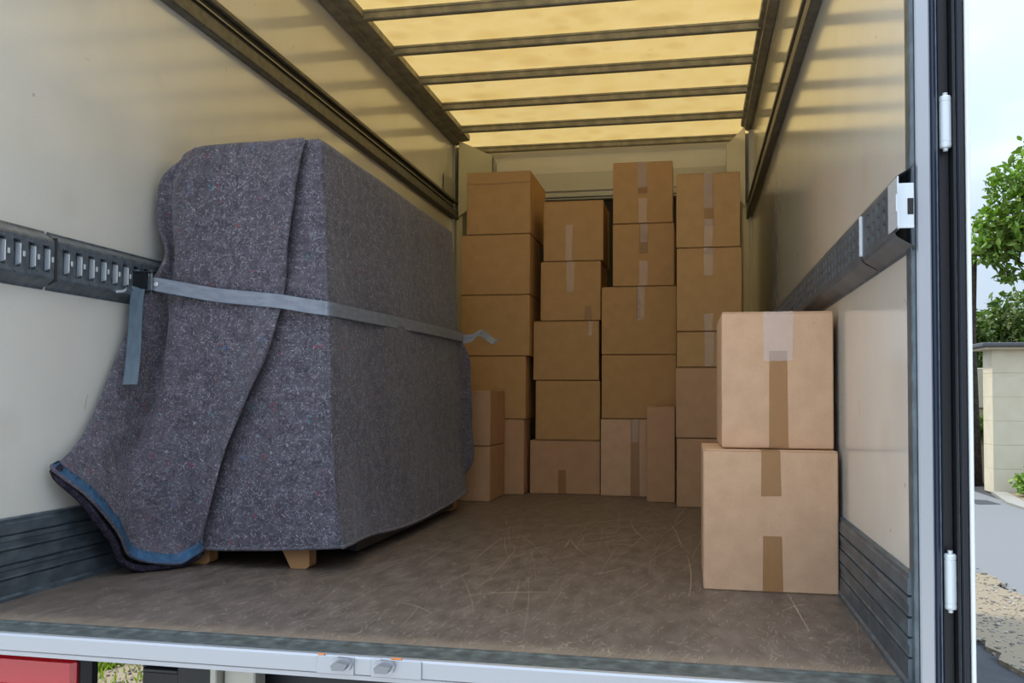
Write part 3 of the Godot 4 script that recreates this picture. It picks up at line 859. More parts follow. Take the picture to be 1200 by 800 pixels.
func moving_blanket():
	var rows := blanket_rows()
	var n: int = rows[0].size()
	var per := 9
	var down := 9
	var wr := noise(2.2, 77, 3)
	var cols := n * per
	grid = []
	for j in (rows.size() - 1) * down + 1:
		var line := []
		var v := float(j) / down
		for i in cols:
			var u := float(i) / per
			var p := blanket_at(rows, u, v)
			var q := blanket_at(rows, u + 0.05, v) - blanket_at(rows, u - 0.05, v)
			var out := Vector3(-q.z, 0, q.x).normalized()
			var w := wr.get_noise_3d(p.x * 2.0, p.y * 1.1, p.z * 1.2) * 0.010 * smoothstep(0.0, 1.0, v)
			# slack folds that radiate from the strap on the rear end
			if p.z > -3.0 and p.x < -1.42:
				w += 0.006 * sin(p.x * 34.0 + p.y * 9.0) * exp(-pow((p.y - 0.75) / 0.22, 2.0))
			p += out * w
			p.x = maxf(p.x, WL + 0.022 if p.y < 0.26 else WL + 0.012)
			p.y = maxf(p.y, 0.012)
			line.append(p)
		grid.append(line)
	var t := thing("moving_blanket", "grey speckled felt moving blanket draped over tall furniture by the left wall", "blanket", Vector3(-1.6, 0.0, -3.8))
	var st := smooth()
	var L := -t.position
	# arc length along the sheet for the texture
	var us := [0.0]
	for i in cols:
		us.append(us[i] + grid[3 * down][i].distance_to(grid[3 * down][(i + 1) % cols]))
	# rings that close the top, rounded over the edge
	var top := []
	for k in [[1.0, 0.0], [0.985, 0.012], [0.955, 0.020], [0.88, 0.024], [0.6, 0.027], [0.3, 0.028], [0.02, 0.028]]:
		var line := []
		for i in cols:
			var p: Vector3 = grid[0][i]
			var c := Vector3(-1.58, p.y, clampf(p.z, -4.5, -3.2))
			line.append(c.lerp(p, k[0]) + Vector3(0, k[1], 0))
		top.push_front(line)
	top.pop_back()
	var all := top + grid
	var vs := []
	for j in all.size():
		vs.append(0.0 if j == 0 else vs[j - 1] + all[j][20].distance_to(all[j - 1][20]))
	for j in all.size() - 1:
		for i in cols:
			var k := (i + 1) % cols
			var out := Vector3(-(all[j + 1][k].z - all[j + 1][i].z), 0, all[j + 1][k].x - all[j + 1][i].x)
			# sheet winding is fixed: columns run round the furniture, rows run down
			st.set_uv(Vector2(us[i], vs[j])); st.add_vertex(all[j][i] + L)
			st.set_uv(Vector2(us[i + 1], vs[j])); st.add_vertex(all[j][k] + L)
			st.set_uv(Vector2(us[i + 1], vs[j + 1])); st.add_vertex(all[j + 1][k] + L)
			st.set_uv(Vector2(us[i], vs[j])); st.add_vertex(all[j][i] + L)
			st.set_uv(Vector2(us[i + 1], vs[j + 1])); st.add_vertex(all[j + 1][k] + L)
			st.set_uv(Vector2(us[i], vs[j + 1])); st.add_vertex(all[j + 1][i] + L)
	obj("cover", st, M.felt, t)
	# rolled hem all round, the inner layer at the left, and the blue binding sewn along that edge
	var last: Array = grid[-1]
	var hem := []
	for i in cols + 1:
		hem.append(last[i % cols] + L + Vector3(0, 0.003, 0))
	st = smooth()
	tube(st, hem, [0.0065], 6)
	obj("hem", st, M.felt, t)
	var inner := []
	for i in range(1, 6 * per - 2):
		var p: Vector3 = last[i]
		var al: Vector3 = last[i + 1] - last[i - 1]
		var back := Vector3(al.z, 0, -al.x).normalized()
		var k := float(i) / (6.0 * per)
		inner.append(p + L + back * 0.020 - Vector3(0, 0.034 * sin(PI * pow(k, 0.8)) - 0.004, 0))
	for k in inner.size():
		inner[k].y = maxf(inner[k].y, 0.014)
	st = smooth()
	tube(st, inner, [0.013], 8)
	obj("inner_layer", st, M.felt_inner, t)
	st = smooth()
	var run := 0.0
	for i in range(0, 6 * per):
		var a0: Vector3 = grid[-1][i]; var a1: Vector3 = grid[-1][i + 1]
		var b0: Vector3 = grid[-4][i]; var b1: Vector3 = grid[-4][i + 1]
		b0 = a0 + (b0 - a0).normalized() * 0.036
		b1 = a1 + (b1 - a1).normalized() * 0.036
		var nn := (a1 - a0).cross(b0 - a0).normalized()
		nn *= 0.0075
		var l := a0.distance_to(a1)
		tri(st, a0 + nn + L, a1 + nn + L, b1 + nn * 0.6 + L, nn, Vector2(run, 0), Vector2(run + l, 0), Vector2(run + l, 0.03))
		tri(st, a0 + nn + L, b1 + nn * 0.6 + L, b0 + nn * 0.6 + L, nn, Vector2(run, 0), Vector2(run + l, 0.03), Vector2(run, 0.03))
		tri(st, b0 + nn * 0.6 + L, b1 + nn * 0.6 + L, b1 - nn * 0.2 + L, Vector3.UP)
		tri(st, b0 + nn * 0.6 + L, b1 - nn * 0.2 + L, b0 - nn * 0.2 + L, Vector3.UP)
		run += l
	obj("blue_binding", st, M.hem_blue, t).set_meta("label", "blue binding strip along the blanket's lower left edge")

func strap():
	var t := thing("lashing_strap", "grey lashing strap with dark buckle tied around the blanket from the left rail", "strap", Vector3(-1.88, 0.97, -2.85))
	var L := -t.position
	var pts := curve([Vector3(-1.895, 0.995, -2.856), Vector3(-1.84, 0.988, -2.872), Vector3(-1.66, 0.956, -2.888), Vector3(-1.53, 0.941, -2.888), Vector3(-1.40, 0.927, -2.886), Vector3(-1.29, 0.909, -2.893), Vector3(-1.243, 0.903, -2.903), Vector3(-1.226, 0.902, -2.945), Vector3(-1.226, 0.906, -3.2), Vector3(-1.222, 0.914, -3.7), Vector3(-1.224, 0.922, -4.2), Vector3(-1.226, 0.924, -4.66), Vector3(-1.232, 0.922, -4.765)], 5)
	var ac := []
	for p in pts:
		ac.append(Vector3(0, 1, 0))
	for i in pts.size():
		pts[i] += L
	var st := smooth()
	st.set_smooth_group(0xFFFFFFFF)
	webbing(st, pts, ac, 0.049, 0.003)
	obj("webbing", st, M.webbing, t)
	# loose end beyond the rear corner, twisted
	st = begin()
	var e := curve([Vector3(-1.232, 0.915, -4.765), Vector3(-1.19, 0.925, -4.80), Vector3(-1.15, 0.955, -4.83), Vector3(-1.115, 0.930, -4.86), Vector3(-1.08, 0.905, -4.86), Vector3(-1.055, 0.918, -4.85)], 4)
	var ea := []
	for i in e.size():
		var k := float(i) / (e.size() - 1)
		ea.append(Vector3(0.25 * sin(k * 3.0), cos(k * 1.1), -0.75 * sin(k * 2.2)))
		e[i] += L
	webbing(st, e, ea, 0.048, 0.003)
	obj("loose_end", st, M.webbing, t)
	# tail hanging from the buckle
	st = begin()
	var h := curve([Vector3(-1.90, 1.00, -2.835), Vector3(-1.905, 0.955, -2.822), Vector3(-1.893, 0.86, -2.795), Vector3(-1.878, 0.76, -2.768), Vector3(-1.860, 0.655, -2.728), Vector3(-1.858, 0.635, -2.718)], 4)
	var ha := []
	for i in h.size():
		var k := float(i) / (h.size() - 1)
		ha.append(Vector3(1, 0.02, -0.25 + 0.1 * sin(k * 5.0)))
		h[i] += L
	webbing(st, h, ha, 0.048, 0.003)
	obj("strap_tail", st, M.webbing_tail, t)
	# cam buckle: two side plates, pin, lever, and the hook into the rail
	var bp := Transform3D(Basis(Vector3(0, 1, 0), 0.35).scaled(Vector3(1.45, 1.2, 1.4)), Vector3(-1.905, 1.0, -2.85))
	st = begin()
	for y in [-0.030, 0.026]:
		box(st, Vector3(-0.028, y, -0.012), Vector3(0.030, y + 0.004, 0.016), 0.001, Transform3D(bp.basis, bp.origin + L))
	box(st, Vector3(-0.030, -0.029, -0.012), Vector3(0.010, 0.029, -0.008), 0.001, Transform3D(bp.basis, bp.origin + L))
	var lever := [Vector2(-0.02, 0.006), Vector2(0.004, 0.012), Vector2(0.016, 0.018), Vector2(0.014, 0.022), Vector2(-0.002, 0.017), Vector2(-0.022, 0.012)]
	prism(st, PackedVector2Array(lever), -0.024, 0.024, Transform3D(bp.basis, bp.origin + L) * Transform3D(Basis(Vector3(1, 0, 0), Vector3(0, 0, 1), Vector3(0, -1, 0)), Vector3.ZERO))
	var bk := obj("buckle", st, M.buckle_steel, t)
	for x in [-0.018, 0.022]:
		st = begin()
		tube(st, [Transform3D(bp.basis, bp.origin + L) * Vector3(x, -0.033, 0.006), Transform3D(bp.basis, bp.origin + L) * Vector3(x, 0.033, 0.006)], [0.005], 10)
		obj("pin", st, M.rail_steel, bk)
	st = begin()
	tube(st, curve([Vector3(-1.926, 0.985, -2.845) + L, Vector3(-1.932, 0.972, -2.80) + L, Vector3(-1.922, 0.958, -2.77) + L, Vector3(-1.925, 0.952, -2.735) + L], 4), [0.0045], 8)
	obj("hook", st, M.bright_steel, t)
	st = begin()
	lathe(st, PackedVector2Array([Vector2(0, 0.004), Vector2(0.006, 0.004), Vector2(0.009, 0.001), Vector2(0.009, 0)]), Transform3D(Basis(Vector3(1, 0, 0), Vector3(0, 0, 1), Vector3(0, -1, 0)), Vector3(-1.862, 0.992, -2.864) + L), 14)
	obj("rivet", st, M.bright_steel, t)

# ------------------------------------------------------------------ boxes
# x0, x1, y0, y1, front z, depth; tapes: kind, x0, x1, y0, y1
func carton(label: String, group: String, x0: float, x1: float, y0: float, y1: float, zf: float, depth: float, shade: String, tapes := [], turn := 0.0, fold := false):
	var w := x1 - x0
	var h := y1 - y0
	var t := thing("cardboard_box", label, "box", Vector3((x0 + x1) / 2.0, y0, zf - depth / 2.0), group)
	t.rotation.y = turn
	var zh := depth / 2.0
	var st := begin()
	box(st, Vector3(-w / 2, 0.0005, -zh), Vector3(w / 2, h - 0.0042, zh), 0.0035)
	# pressed score line just below the top and above the bottom edge
	obj("body", st, M[shade], t)
	# the two closing flaps, meeting in a slit along the top
	for s in [-1.0, 1.0]:
		st = begin()
		var xa: float = s * 0.001
		var xb: float = s * (w / 2 - 0.0012)
		box(st, Vector3(minf(xa, xb), h - 0.0044, -zh + 0.001), Vector3(maxf(xa, xb), h - 0.0004, zh - 0.0008), 0.0014)
		obj("top_flap", st, M[shade], t)
	if fold:
		st = begin()
		var y := h - 0.074
		prism(st, PackedVector2Array([Vector2(-w / 2 + 0.002, h - 0.002), Vector2(w / 2 - 0.001, h - 0.002), Vector2(w / 2 - 0.001, y + 0.004), Vector2(0.06, y + 0.001), Vector2(-0.06, y - 0.004), Vector2(-w / 2 + 0.002, y + 0.001)]), zh, zh + 0.0035)
		obj("folded_flap", st, M[shade], t)
	for q in tapes:
		st = begin()
		var a: float = q[1] - (x0 + x1) / 2.0
		var b: float = q[2] - (x0 + x1) / 2.0
		var c: float = maxf(q[3] - y0, 0.002)
		var d: float = minf(q[4] - y0, h)
		var th := 0.0012 if q[0] == "brown_tape" else 0.0019
		var wig := 0.003 * (1.0 if q[0] == "brown_tape" else -1.0)
		var zt := zh + th
		quad(st, Vector3(a, c, zt), Vector3(b + wig, c + 0.002, zt), Vector3(b, d - 0.002, zt), Vector3(a + wig * 0.5, d - 0.002, zt), Vector3.BACK)
		quad(st, Vector3(a, c, zh), Vector3(b + wig, c + 0.002, zh), Vector3(b + wig, c + 0.002, zt), Vector3(a, c, zt), Vector3.DOWN)
		quad(st, Vector3(a, c, zh), Vector3(a + wig * 0.5, d, zh), Vector3(a + wig * 0.5, d, zt), Vector3(a, c, zt), Vector3.LEFT)
		quad(st, Vector3(b + wig, c, zh), Vector3(b, d, zh), Vector3(b, d, zt), Vector3(b + wig, c, zt), Vector3.RIGHT)
		if d > h - 0.02:     # runs on over the top
			quad(st, Vector3(a + wig * 0.5, d - 0.002, zt), Vector3(b, d - 0.002, zt), Vector3(b, h + 0.0003, zh - 0.001), Vector3(a, h + 0.0003, zh - 0.001), Vector3(0, 1, 1))
			quad(st, Vector3(a, h + 0.0003, zh - 0.001), Vector3(b, h + 0.0003, zh - 0.001), Vector3(b, h + 0.0003, -zh + 0.001), Vector3(a, h + 0.0003, -zh + 0.001), Vector3.UP)
		obj(q[0], st, M["thin_clear_tape" if q[0] == "clear_tape" and zf < -4.0 else q[0]], t)
	return t

func boxes():
	var g1 := "boxes stacked at the front end of the truck"
	var g2 := "two boxes by the right wall"
	# first stack from the left
	carton("topmost box of the leftmost back stack, a folded flap strip along its upper edge", g1, -1.404, -0.995, 1.625, 2.02, -5.5, 0.58, "kraft_back_dim", [], 0.0, true)
	carton("second box from the top in the leftmost back stack, beside the blanket's upper corner", g1, -1.44, -0.996, 1.243, 1.622, -5.5, 0.40, "kraft_back_dim")
	carton("third box from the top in the leftmost back stack, behind the loose strap end", g1, -1.437, -0.997, 0.860, 1.240, -5.5, 0.40, "kraft_back_dim")
	carton("fourth box from the top in the leftmost back stack, above a narrow upright box", g1, -1.433, -1.018, 0.467, 0.857, -5.5, 0.40, "kraft_back_dim")
	carton("narrow upright box at the foot of the leftmost stack, right of two small boxes", g1, -1.40, -1.027, 0.0, 0.464, -5.5, 0.22, "kraft")
	carton("small cardboard box beside the blanket, upper of the two small ones", g1, -1.372, -1.146, 0.320, 0.640, -5.07, 0.41, "kraft")
	carton("small cardboard box on the floor beside the blanket, lower of the two small ones", g1, -1.370, -1.145, 0.0, 0.317, -5.07, 0.41, "kraft")
	# second stack
	carton("top box of the second back stack from the left, lower than the stacks beside it", g1, -0.927, -0.549, 1.460, 1.840, -5.6, 0.40, "kraft_back_dim", [["clear_tape", -0.786, -0.741, 1.462, 1.69]])
	carton("second box down of the second back stack, brown tape at its lower right", g1, -0.944, -0.564, 1.084, 1.457, -5.6, 0.40, "kraft_back_dim", [["clear_tape", -0.779, -0.730, 1.263, 1.457], ["brown_tape", -0.665, -0.620, 1.084, 1.176]])
	carton("plain untaped middle box of the second back stack, shifted left over the box below", g1, -0.989, -0.574, 0.711, 1.081, -5.6, 0.40, "kraft_back_dim", [["clear_tape", -0.640, -0.612, 0.99, 1.081]])
	carton("plain untaped box second from the floor in the second back stack", g1, -0.973, -0.567, 0.336, 0.708, -5.6, 0.40, "kraft_back_dim")
	carton("wide floor box of the second back stack, short brown tape at its bottom edge", g1, -1.007, -0.566, 0.0, 0.333, -5.6, 0.40, "kraft", [["brown_tape", -0.828, -0.779, 0.002, 0.151]])
	# third stack
	carton("topmost box of the third back stack, tape running down its front", g1, -0.488, -0.123, 1.679, 2.060, -5.57, 0.38, "kraft_back_dim", [["brown_tape", -0.334, -0.280, 1.862, 2.060], ["clear_tape", -0.338, -0.278, 1.90, 2.060], ["clear_tape", -0.330, -0.278, 1.681, 1.835]], 0.01)
	carton("second box down of the third back stack with clear tape above and below the middle", g1, -0.487, -0.113, 1.290, 1.676, -5.57, 0.38, "kraft_back_dim", [["brown_tape", -0.324, -0.274, 1.489, 1.676], ["clear_tape", -0.318, -0.273, 1.56, 1.676], ["clear_tape", -0.325, -0.273, 1.292, 1.448]])
	carton("wide third box down of the third back stack, narrow clear tape at its top", g1, -0.555, -0.099, 0.869, 1.287, -5.57, 0.40, "kraft_back_dim", [["clear_tape", -0.334, -0.290, 1.079, 1.287], ["brown_tape", -0.342, -0.322, 1.085, 1.287]])
	carton("wide untaped box of the third back stack standing on the taped floor box", g1, -0.554, -0.100, 0.474, 0.866, -5.57, 0.40, "kraft_back_dim")
	carton("floor box of the third back stack with a full-height tape, left of the narrow box", g1, -0.558, -0.110, 0.0, 0.471, -5.57, 0.40, "kraft_pale", [["brown_tape", -0.376, -0.323, 0.004, 0.471], ["clear_tape", -0.366, -0.328, 0.33, 0.471]])
	carton("tall narrow box standing on the floor in front of the third back stack", g1, -0.265, -0.103, 0.0, 0.553, -5.3, 0.24, "kraft")
	# fourth stack
	carton("topmost box of the rightmost back stack, taped from top to bottom", g1, -0.091, 0.257, 1.442, 1.858, -5.1, 0.40, "kraft_back_dim", [["brown_tape", 0.061, 0.111, 1.56, 1.858], ["clear_tape", 0.061, 0.111, 1.66, 1.858], ["clear_tape", 0.062, 0.110, 1.444, 1.60]])
	carton("second box down of the rightmost back stack, tall with pale tape at its top", g1, -0.089, 0.263, 0.974, 1.439, -5.1, 0.40, "kraft_back_dim", [["clear_tape", 0.060, 0.111, 1.281, 1.439], ["brown_tape", 0.062, 0.110, 1.40, 1.439], ["clear_tape", 0.060, 0.111, 0.976, 1.073]])
	carton("flat third box down of the rightmost back stack, half hidden by the front right box", g1, -0.089, 0.262, 0.775, 0.971, -5.1, 0.40, "kraft_back_dim", [["clear_tape", 0.064, 0.115, 0.778, 0.965]])
	carton("untaped box second from the floor in the rightmost back stack", g1, -0.094, 0.265, 0.382, 0.772, -5.1, 0.40, "kraft")
	carton("floor box of the rightmost back stack, behind the large front right boxes", g1, -0.090, 0.273, 0.0, 0.379, -5.1, 0.40, "kraft")
	# by the right wall
	carton("large box on the floor by the right wall, short tapes at top and bottom", g2, 0.030, 0.436, 0.0, 0.440, -2.925, 0.43, "kraft_pale", [["brown_tape", 0.206, 0.264, 0.297, 0.440], ["brown_tape", 0.210, 0.268, 0.003, 0.176]], 0.008)
	carton("box stacked on the large floor box by the right wall, wide clear tape on top", g2, 0.088, 0.432, 0.442, 0.880, -2.985, 0.43, "kraft_pale", [["brown_tape", 0.235, 0.291, 0.445, 0.756], ["clear_tape", 0.219, 0.311, 0.721, 0.880]], 0.012)

# ------------------------------------------------------------------ below the sill
func underbody():
	# lock plates on the sill
	for q in [[-0.853, -0.762, "left lock plate of the pair on the aluminium sill", 1.0], [-0.721, -0.601, "right lock plate of the pair on the aluminium sill, the wider one", -1.0]]:
		var x0: float = q[0]
		var x1: float = q[1]
		var t := thing("lock_plate", q[2], "lock", Vector3((x0 + x1) / 2, 0.0, -1.979), "lock plates on the sill")
		var w := x1 - x0
		var st := begin()
		box(st, Vector3(-w / 2, -0.038, 0.0005), Vector3(w / 2, 0.003, 0.004), 0.001)
		obj("plate", st, M.aluminium, t)
		st = begin()
		var cx: float = 0.018 if q[3] > 0 else -0.026
		prism(st, PackedVector2Array([Vector2(cx - 0.022, -0.004), Vector2(cx - 0.010, 0.003), Vector2(cx + 0.020, 0.002), Vector2(cx + 0.026, -0.010), Vector2(cx + 0.020, -0.024), Vector2(cx - 0.016, -0.027), Vector2(cx - 0.026, -0.016)]), 0.004, 0.014)
		obj("keeper", st, M.aluminium, t)
		st = begin()
		prism(st, PackedVector2Array([Vector2(cx - 0.018, -0.010), Vector2(cx - 0.004, -0.002), Vector2(cx + 0.022, -0.006), Vector2(cx + 0.014, -0.020), Vector2(cx - 0.014, -0.021)]), 0.014, 0.034)
		obj("keeper_lug", st, M.lock_grey, t)
		st = begin()
		box(st, Vector3(-w / 2 + 0.002 if q[3] > 0 else -0.012, 0.0035, -0.004), Vector3(-w / 2 + 0.018 if q[3] > 0 else 0.012, 0.0062, 0.003), 0.0005)
		obj("paint_mark", st, M.orange_paint, t)
	# tail lamp
	var lamp := thing("tail_lamp", "red tail lamp in a black housing below the left end of the sill", "lamp", Vector3(-1.80, -0.19, -2.12))
	var st := begin()
	box(st, Vector3(-0.24, -0.11, -0.06), Vector3(0.247, 0.117, 0.0), 0.018)
	obj("housing", st, M.black_plastic, lamp)
	st = begin()
	box(st, Vector3(-0.235, -0.10, -0.01), Vector3(0.222, 0.104, 0.022), 0.012)
	obj("lens", st, M.red_lens, lamp)
	st = begin()
	box(st, Vector3(-0.23, -0.055, 0.02), Vector3(0.205, 0.03, 0.025), 0.004)
	obj("reflector", st, M.red_reflector, lamp)
	# black mud panel, cross member, brackets
	var mud := thing("mudguard", "black plastic mudguard panel under the sill beside the tail lamp gap", "mudguard", Vector3(-1.31, -0.3, -2.2))
	st = begin()
	prism(st, PackedVector2Array([Vector2(-0.148, -0.3), Vector2(-0.132, 0.25), Vector2(0.10, 0.25), Vector2(0.10, -0.3)]), -0.06, 0.0)
	obj("panel", st, M.black_plastic, mud)
	st = begin()
	box(st, Vector3(-0.006, -0.3, -0.02), Vector3(0.118, 0.236, 0.05), 0.006)
	obj("support", st, M.black_plastic, mud)
	st = begin()
	box(st, Vector3(-0.118, 0.168, 0.0), Vector3(-0.012, 0.182, 0.03), 0.004)
	obj("clip", st, M.black_rubber, mud)
	st = begin()
	box(st, Vector3(-1.19, -0.42, -2.34), Vector3(WR - 0.02, -0.052, -2.22), 0.01)
	tag(obj("cross_member", st, M.black_plastic), "black steel cross member under the truck floor behind the silver bracket", "beam")
	for q in [[-1.185, -1.075, "silver steel bracket under the sill left of the lock plates"], [-0.52, -0.41, "silver steel bracket under the sill right of the lock plates, mostly cut off"]]:
		var b := thing("chassis_bracket", q[2], "bracket", Vector3((q[0] + q[1]) / 2, -0.2, -2.11), "steel brackets under the sill")
		st = begin()
		box(st, Vector3(-0.030, -0.25, -0.06), Vector3(0.055, 0.128, 0.0), 0.004)
		obj("web", st, M.chassis_steel, b)
		st = begin()
		box(st, Vector3(-0.052, -0.25, -0.06), Vector3(-0.034, 0.140, 0.03), 0.003)
		obj("flange", st, M.chassis_steel, b)
		st = begin()
		box(st, Vector3(-0.032, 0.130, -0.06), Vector3(0.055, 0.142, 0.02), 0.003)
		obj("foot_plate", st, M.chassis_steel, b)
	st = begin()
	box(st, Vector3(WL + 0.3, -0.12, -7.6), Vector3(WR - 0.3, -0.052, -2.4), 0.01)
	struct("trim_8", st, M.dark_void, "dark underside of the truck floor")

# ------------------------------------------------------------------ outdoors
func slab_poly(st: SurfaceTool, pts: Array, y0: float, y1: float):
	var p := PackedVector2Array()
	for q in pts:
		p.append(Vector2(q[0], -q[1]))
	prism(st, p, y0, y1, Transform3D(Basis(Vector3(1, 0, 0), Vector3(0, 0, -1), Vector3(0, 1, 0)), Vector3.ZERO))

func ragged(x: float, z0: float, z1: float, amp: float, s: int, step := 0.15) -> Array:
	var r := rng(s)
	var out := []
	var n := int(absf(z1 - z0) / step)
	for i in n + 1:
		out.append([x + r.randf_range(-amp, amp), lerpf(z0, z1, float(i) / n)])
	return out

func scatter(called: String, mesh: Mesh, material: Material, places: Array, colours: Array, parent: Node = self) -> MultiMeshInstance3D:
	var mm := MultiMesh.new()
	mm.transform_format = MultiMesh.TRANSFORM_3D
	mm.use_colors = true
	mm.mesh = mesh
	mm.instance_count = places.size()
	for i in places.size():
		mm.set_instance_transform(i, places[i])
		mm.set_instance_color(i, colours[i % colours.size()])
	var o := MultiMeshInstance3D.new()
	o.name = called
	o.multimesh = mm
	o.material_override = material
	o.set_meta("kind", "stuff")
	parent.add_child(o, true)
	return o

func leaf_mesh() -> Mesh:
	var st := begin()
	var l := [Vector3(0, 0, 0), Vector3(0.22, 0.03, 0.35), Vector3(0.16, 0.0, 0.75), Vector3(0, -0.06, 1.0), Vector3(-0.16, 0.0, 0.75), Vector3(-0.22, 0.03, 0.35)]
	for i in range(1, 5):
		tri(st, l[0], l[i], l[i + 1], Vector3.UP)
	st.generate_normals()
	return st.commit()

func blade_mesh() -> Mesh:
	var st := begin()
	for s in [-1.0, 1.0]:
		tri(st, Vector3(-0.05, 0, 0), Vector3(0.05, 0, 0), Vector3(0.03, 0.6, 0.1), Vector3(0, 0, s))
		tri(st, Vector3(-0.05, 0, 0), Vector3(0.03, 0.6, 0.1), Vector3(0.0, 1.0, 0.35), Vector3(0, 0, s))
		break
	st.generate_normals()
	return st.commit()

func any_turn(r: RandomNumberGenerator) -> Basis:
	return Basis(Vector3(r.randfn(), r.randfn(), r.randfn()).normalized(), r.randf() * TAU)

func leafy(called: String, label: String, category: String, base: Vector3, clumps: Array, leaf: float, count: int, material: Material, s: int, trunk: Array):
	var t := thing(called, label, category, base)
	var r := rng(s)
	if trunk.size() > 0:
		var st := smooth()
		tube(st, trunk[0], trunk[1], 9)
		for c in clumps:
			var root: Vector3 = trunk[0][-2]
			var tip: Vector3 = c[0]
			tube(st, [root, root.lerp(tip, 0.5) + Vector3(0, 0.15, 0), tip], [0.035, 0.022, 0.01], 5)
		obj("trunk", st, M.bark, t)
	var places := []
	var total := 0.0
	for c in clumps:
		total += pow(c[1], 2.0)
	for c in clumps:
		for i in int(count * pow(c[1], 2.0) / total):
			var d: Vector3 = Vector3(r.randfn(), r.randfn(), r.randfn()).normalized() * pow(r.randf(), 0.38) * c[1]
			d.y *= 0.72
			places.append(Transform3D(any_turn(r).scaled(Vector3.ONE * leaf * r.randf_range(0.6, 1.3)), c[0] + d))
	var cols := []
	for i in 24:
		var k := r.randf_range(0.55, 1.25)
		cols.append(Color(k * r.randf_range(0.85, 1.15), k, k * r.randf_range(0.7, 1.0)))
	scatter("foliage", leaf_mesh(), material, places, cols, t)

func outdoors():
	var r := rng(5)
	var st := begin()
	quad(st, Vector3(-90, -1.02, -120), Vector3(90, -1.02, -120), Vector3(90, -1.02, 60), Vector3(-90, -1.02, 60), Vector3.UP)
	struct("ground", st, M.asphalt_shade_and_patch, "asphalt around the truck with shade painted into its darker tone")
	# unseen pale slab behind the camera, added to bounce light into the truck
	st = begin()
	slab_poly(st, [[-14, -1.2], [1.8, -1.2], [1.8, 40], [-14, 40]], -1.03, -0.99)
	struct("bounce_yard", st, M.concrete, "pale concrete ground added unseen to bounce light into the truck")
	# road beyond the verge
	st = begin()
	slab_poly(st, ragged(2.61, 20, -40, 0.03, 2, 0.4) + [[4.9, -40], [4.82, 20]], -1.03, -1.004)
	struct("road", st, M.asphalt, "grey asphalt road along the right side of the truck")
	st = begin()
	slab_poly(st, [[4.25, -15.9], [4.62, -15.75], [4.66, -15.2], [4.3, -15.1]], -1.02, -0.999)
	tag(obj("asphalt_patch", st, M.asphalt_shade_and_patch), "darker repaired patch in the road near the kerb", "patch")
	# gravel verge
	st = begin()
	slab_poly(st, ragged(1.88, 20, -40, 0.05, 3) + ragged(2.62, -40, 20, 0.06, 4), -1.03, -0.992)
	struct("verge", st, M.gravel, "stony gravel verge between truck and road")
	var pebble := SphereMesh.new()
	pebble.radius = 0.5
	pebble.height = 0.7
	pebble.radial_segments = 7
	pebble.rings = 4
	var places := []
	for i in 2600:
		var z := -3.5 - 9.5 * r.randf()
		places.append(Transform3D(any_turn(r).scaled(Vector3(1, r.randf_range(0.5, 0.8), 1) * (0.012 + 0.035 * pow(r.randf(), 3.0))), Vector3(r.randf_range(1.84, 2.66), -0.990, z)))
	for i in 1800:
		places.append(Transform3D(any_turn(r).scaled(Vector3.ONE * (0.008 + 0.018 * pow(r.randf(), 2.0))), Vector3(r.randf_range(-4.4, -2.6), -0.990, r.randf_range(-6.0, -3.6))))
	var cols := []
	for i in 16:
		var k := r.randf_range(0.12, 0.32)
		cols.append(Color(k, k * 0.91, k * 0.78))
	tag(scatter("pebbles", pebble, M.pebble, places, cols), "loose pebbles lying on the gravel verge and beside the truck", "pebbles")
	# left: gravel and grass
	st = begin()
	slab_poly(st, ragged(-2.4, 8, -20, 0.06, 6) + [[-12, -20], [-12, 8]], -1.03, -0.994)
	struct("gravel_strip", st, M.gravel, "pale gravel ground at the left of the truck")
	places = []
	for i in 26000:
		var x := r.randf_range(-4.4, -3.0)
		var z := r.randf_range(-5.9, -4.35)
		var band := absf(x + 3.44 + 0.08 * sin(z * 7.0 + 1.0))
		if band < 0.055 or z < -4.92 + 0.05 * sin(x * 11.0) or x < -3.75 or r.randf() < 0.03:
			places.append(Transform3D(Basis(Vector3.UP, r.randf() * TAU).scaled(Vector3(0.10, r.randf_range(0.03, 0.07), 0.10)), Vector3(x, -0.995, z)))
	var greens := []
	for i in 12:
		var k := r.randf_range(0.6, 1.4)
		greens.append(Color(k * 1.05, k, k * 0.7))
	tag(scatter("grass", blade_mesh(), M.grass, places, greens), "short green grass beside the truck, seen under the sill at left", "grass")
	# kerb and walls
	st = begin()
	slab_poly(st, [[4.77, -10.0], [4.77, -15.3], [5.06, -17.0], [5.30, -17.0], [5.04, -15.3], [5.02, -10.0]], -1.03, -0.97)
	struct("kerb", st, M.kerb, "pale kerb in front of the garden wall")
	st = begin()
	slab_poly(st, [[5.02, -10.0], [5.04, -15.3], [5.30, -17.0], [14, -17.0], [14, -10.0]], -1.03, -0.985)
	struct("planting_bed", st, M.gravel, "earth bed between the kerb and the garden wall")
	var gw := thing("garden_wall", "cream rendered garden wall with a dark coping, right beside the truck door", "wall", Vector3(5.1, -1.0, -17.0))
	# one block per course, joints recessed
	for k in 6:
		st = begin()
		var y := k * 0.415
		box(st, Vector3(0.0, y + (0.0 if k == 0 else 0.002), -0.52), Vector3(4.0, y + 0.414, 0.0), 0.002)
		obj("course", st, M.plaster, gw)
	st = begin(); box(st, Vector3(-0.14, 2.486, -0.66), Vector3(4.1, 2.53, 0.10), 0.01); obj("coping_base", st, M.plaster, gw)
	st = begin(); box(st, Vector3(-0.20, 2.53, -0.72), Vector3(4.15, 2.60, 0.16), 0.012); obj("coping", st, M.cap_dark, gw)
	var bw := thing("garden_wall", "beige set-back wall behind the cream garden wall, glimpsed next to the truck door", "wall", Vector3(5.0, -1.0, -19.6))
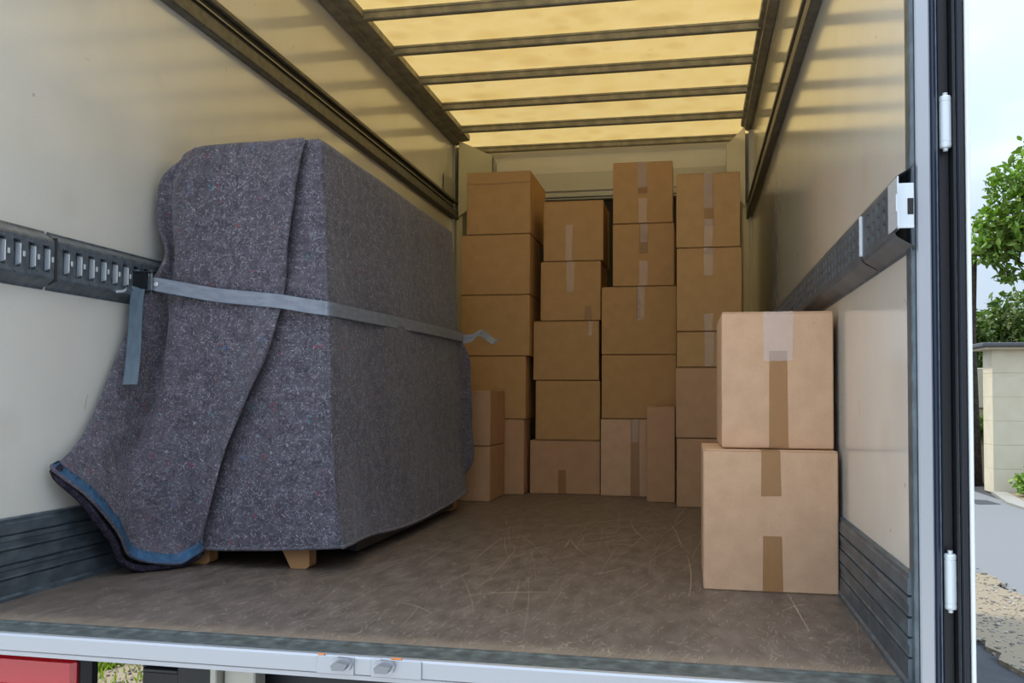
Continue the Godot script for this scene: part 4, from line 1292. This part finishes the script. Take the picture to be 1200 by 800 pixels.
	st = begin(); box(st, Vector3(-1.0, 1.45, -0.3), Vector3(3.2, 2.25, 0.0), 0.01); obj("upper_panel", st, M.plaster, bw)
	st = begin(); box(st, Vector3(-1.0, 0.0, -0.32), Vector3(3.2, 1.45, -0.04), 0.01); obj("lower_panel", st, M.plaster_beige, bw)
	st = begin(); box(st, Vector3(-1.0, 0.0, 0.25), Vector3(3.2, 0.86, 0.75), 0.02); obj("planter_front", st, M.plaster, bw)
	st = begin(); box(st, Vector3(-1.05, 0.86, 0.2), Vector3(3.2, 0.93, 0.8), 0.01); obj("planter_coping", st, M.kerb, bw)
	leafy("shrub", "bright green shrub growing from the planter before the set-back wall", "shrub", Vector3(5.2, 0.0, -19.1), [[Vector3(0.05, 0.1, 0), 0.42], [Vector3(0.5, 0.1, 0.1), 0.45]], 0.12, 1400, M.leaf_bright, 12, [])
	leafy("shrub", "bright green bush at the foot of the cream garden wall, at the right edge", "shrub", Vector3(5.62, -0.80, -16.3), [[Vector3(-0.06, 0.05, 0), 0.36], [Vector3(0.35, 0.1, 0), 0.4]], 0.11, 1800, M.leaf_bright, 13, [])
	leafy("tree", "leafy bright green tree with a dark trunk behind the garden wall", "tree", Vector3(5.0, -1.0, -18.6),
		[[Vector3(0.75, 4.9, 0.2), 0.62], [Vector3(1.25, 5.6, 0.3), 0.85], [Vector3(0.55, 4.45, 0.3), 0.45], [Vector3(1.3, 4.7, 0.6), 0.75], [Vector3(2.1, 6.3, 0.0), 1.0], [Vector3(2.3, 5.0, 0.2), 1.1], [Vector3(1.35, 3.95, 0.4), 0.40], [Vector3(0.75, 3.95, 0.3), 0.2], [Vector3(3.4, 5.6, 0), 1.2]],
		0.17, 9500, M.leaf_bright, 14, [[Vector3(0.24, 0, 0), Vector3(0.22, 1.4, 0), Vector3(0.20, 2.8, 0), Vector3(0.26, 4.4, 0.0), Vector3(0.9, 5.2, 0)], [0.15, 0.12, 0.10, 0.08, 0.04]])
	leafy("tree", "dense darker green tree far behind the garden wall, lower than the bright tree", "tree", Vector3(10.0, -1.0, -31.0),
		[[Vector3(-1.4, 3.6, 0), 1.25], [Vector3(0.2, 4.0, 0), 1.5], [Vector3(0.0, 2.9, 0), 1.6], [Vector3(2.0, 4.2, 0), 1.6]], 0.22, 9000, M.leaf_dark, 15, [[Vector3(0, 0, 0), Vector3(0, 1.2, 0), Vector3(0, 2.5, 0)], [0.25, 0.2, 0.15]])
	leafy("tree", "dark green tree at the left of the dense far tree, next to the truck door", "tree", Vector3(7.4, -1.0, -29.0),
		[[Vector3(0.2, 2.9, 0), 1.0], [Vector3(0.5, 3.6, 0), 0.8]], 0.2, 4000, M.leaf_dark, 16, [[Vector3(0, 0, 0), Vector3(0, 1.2, 0), Vector3(0.1, 2.4, 0)], [0.2, 0.16, 0.1]])
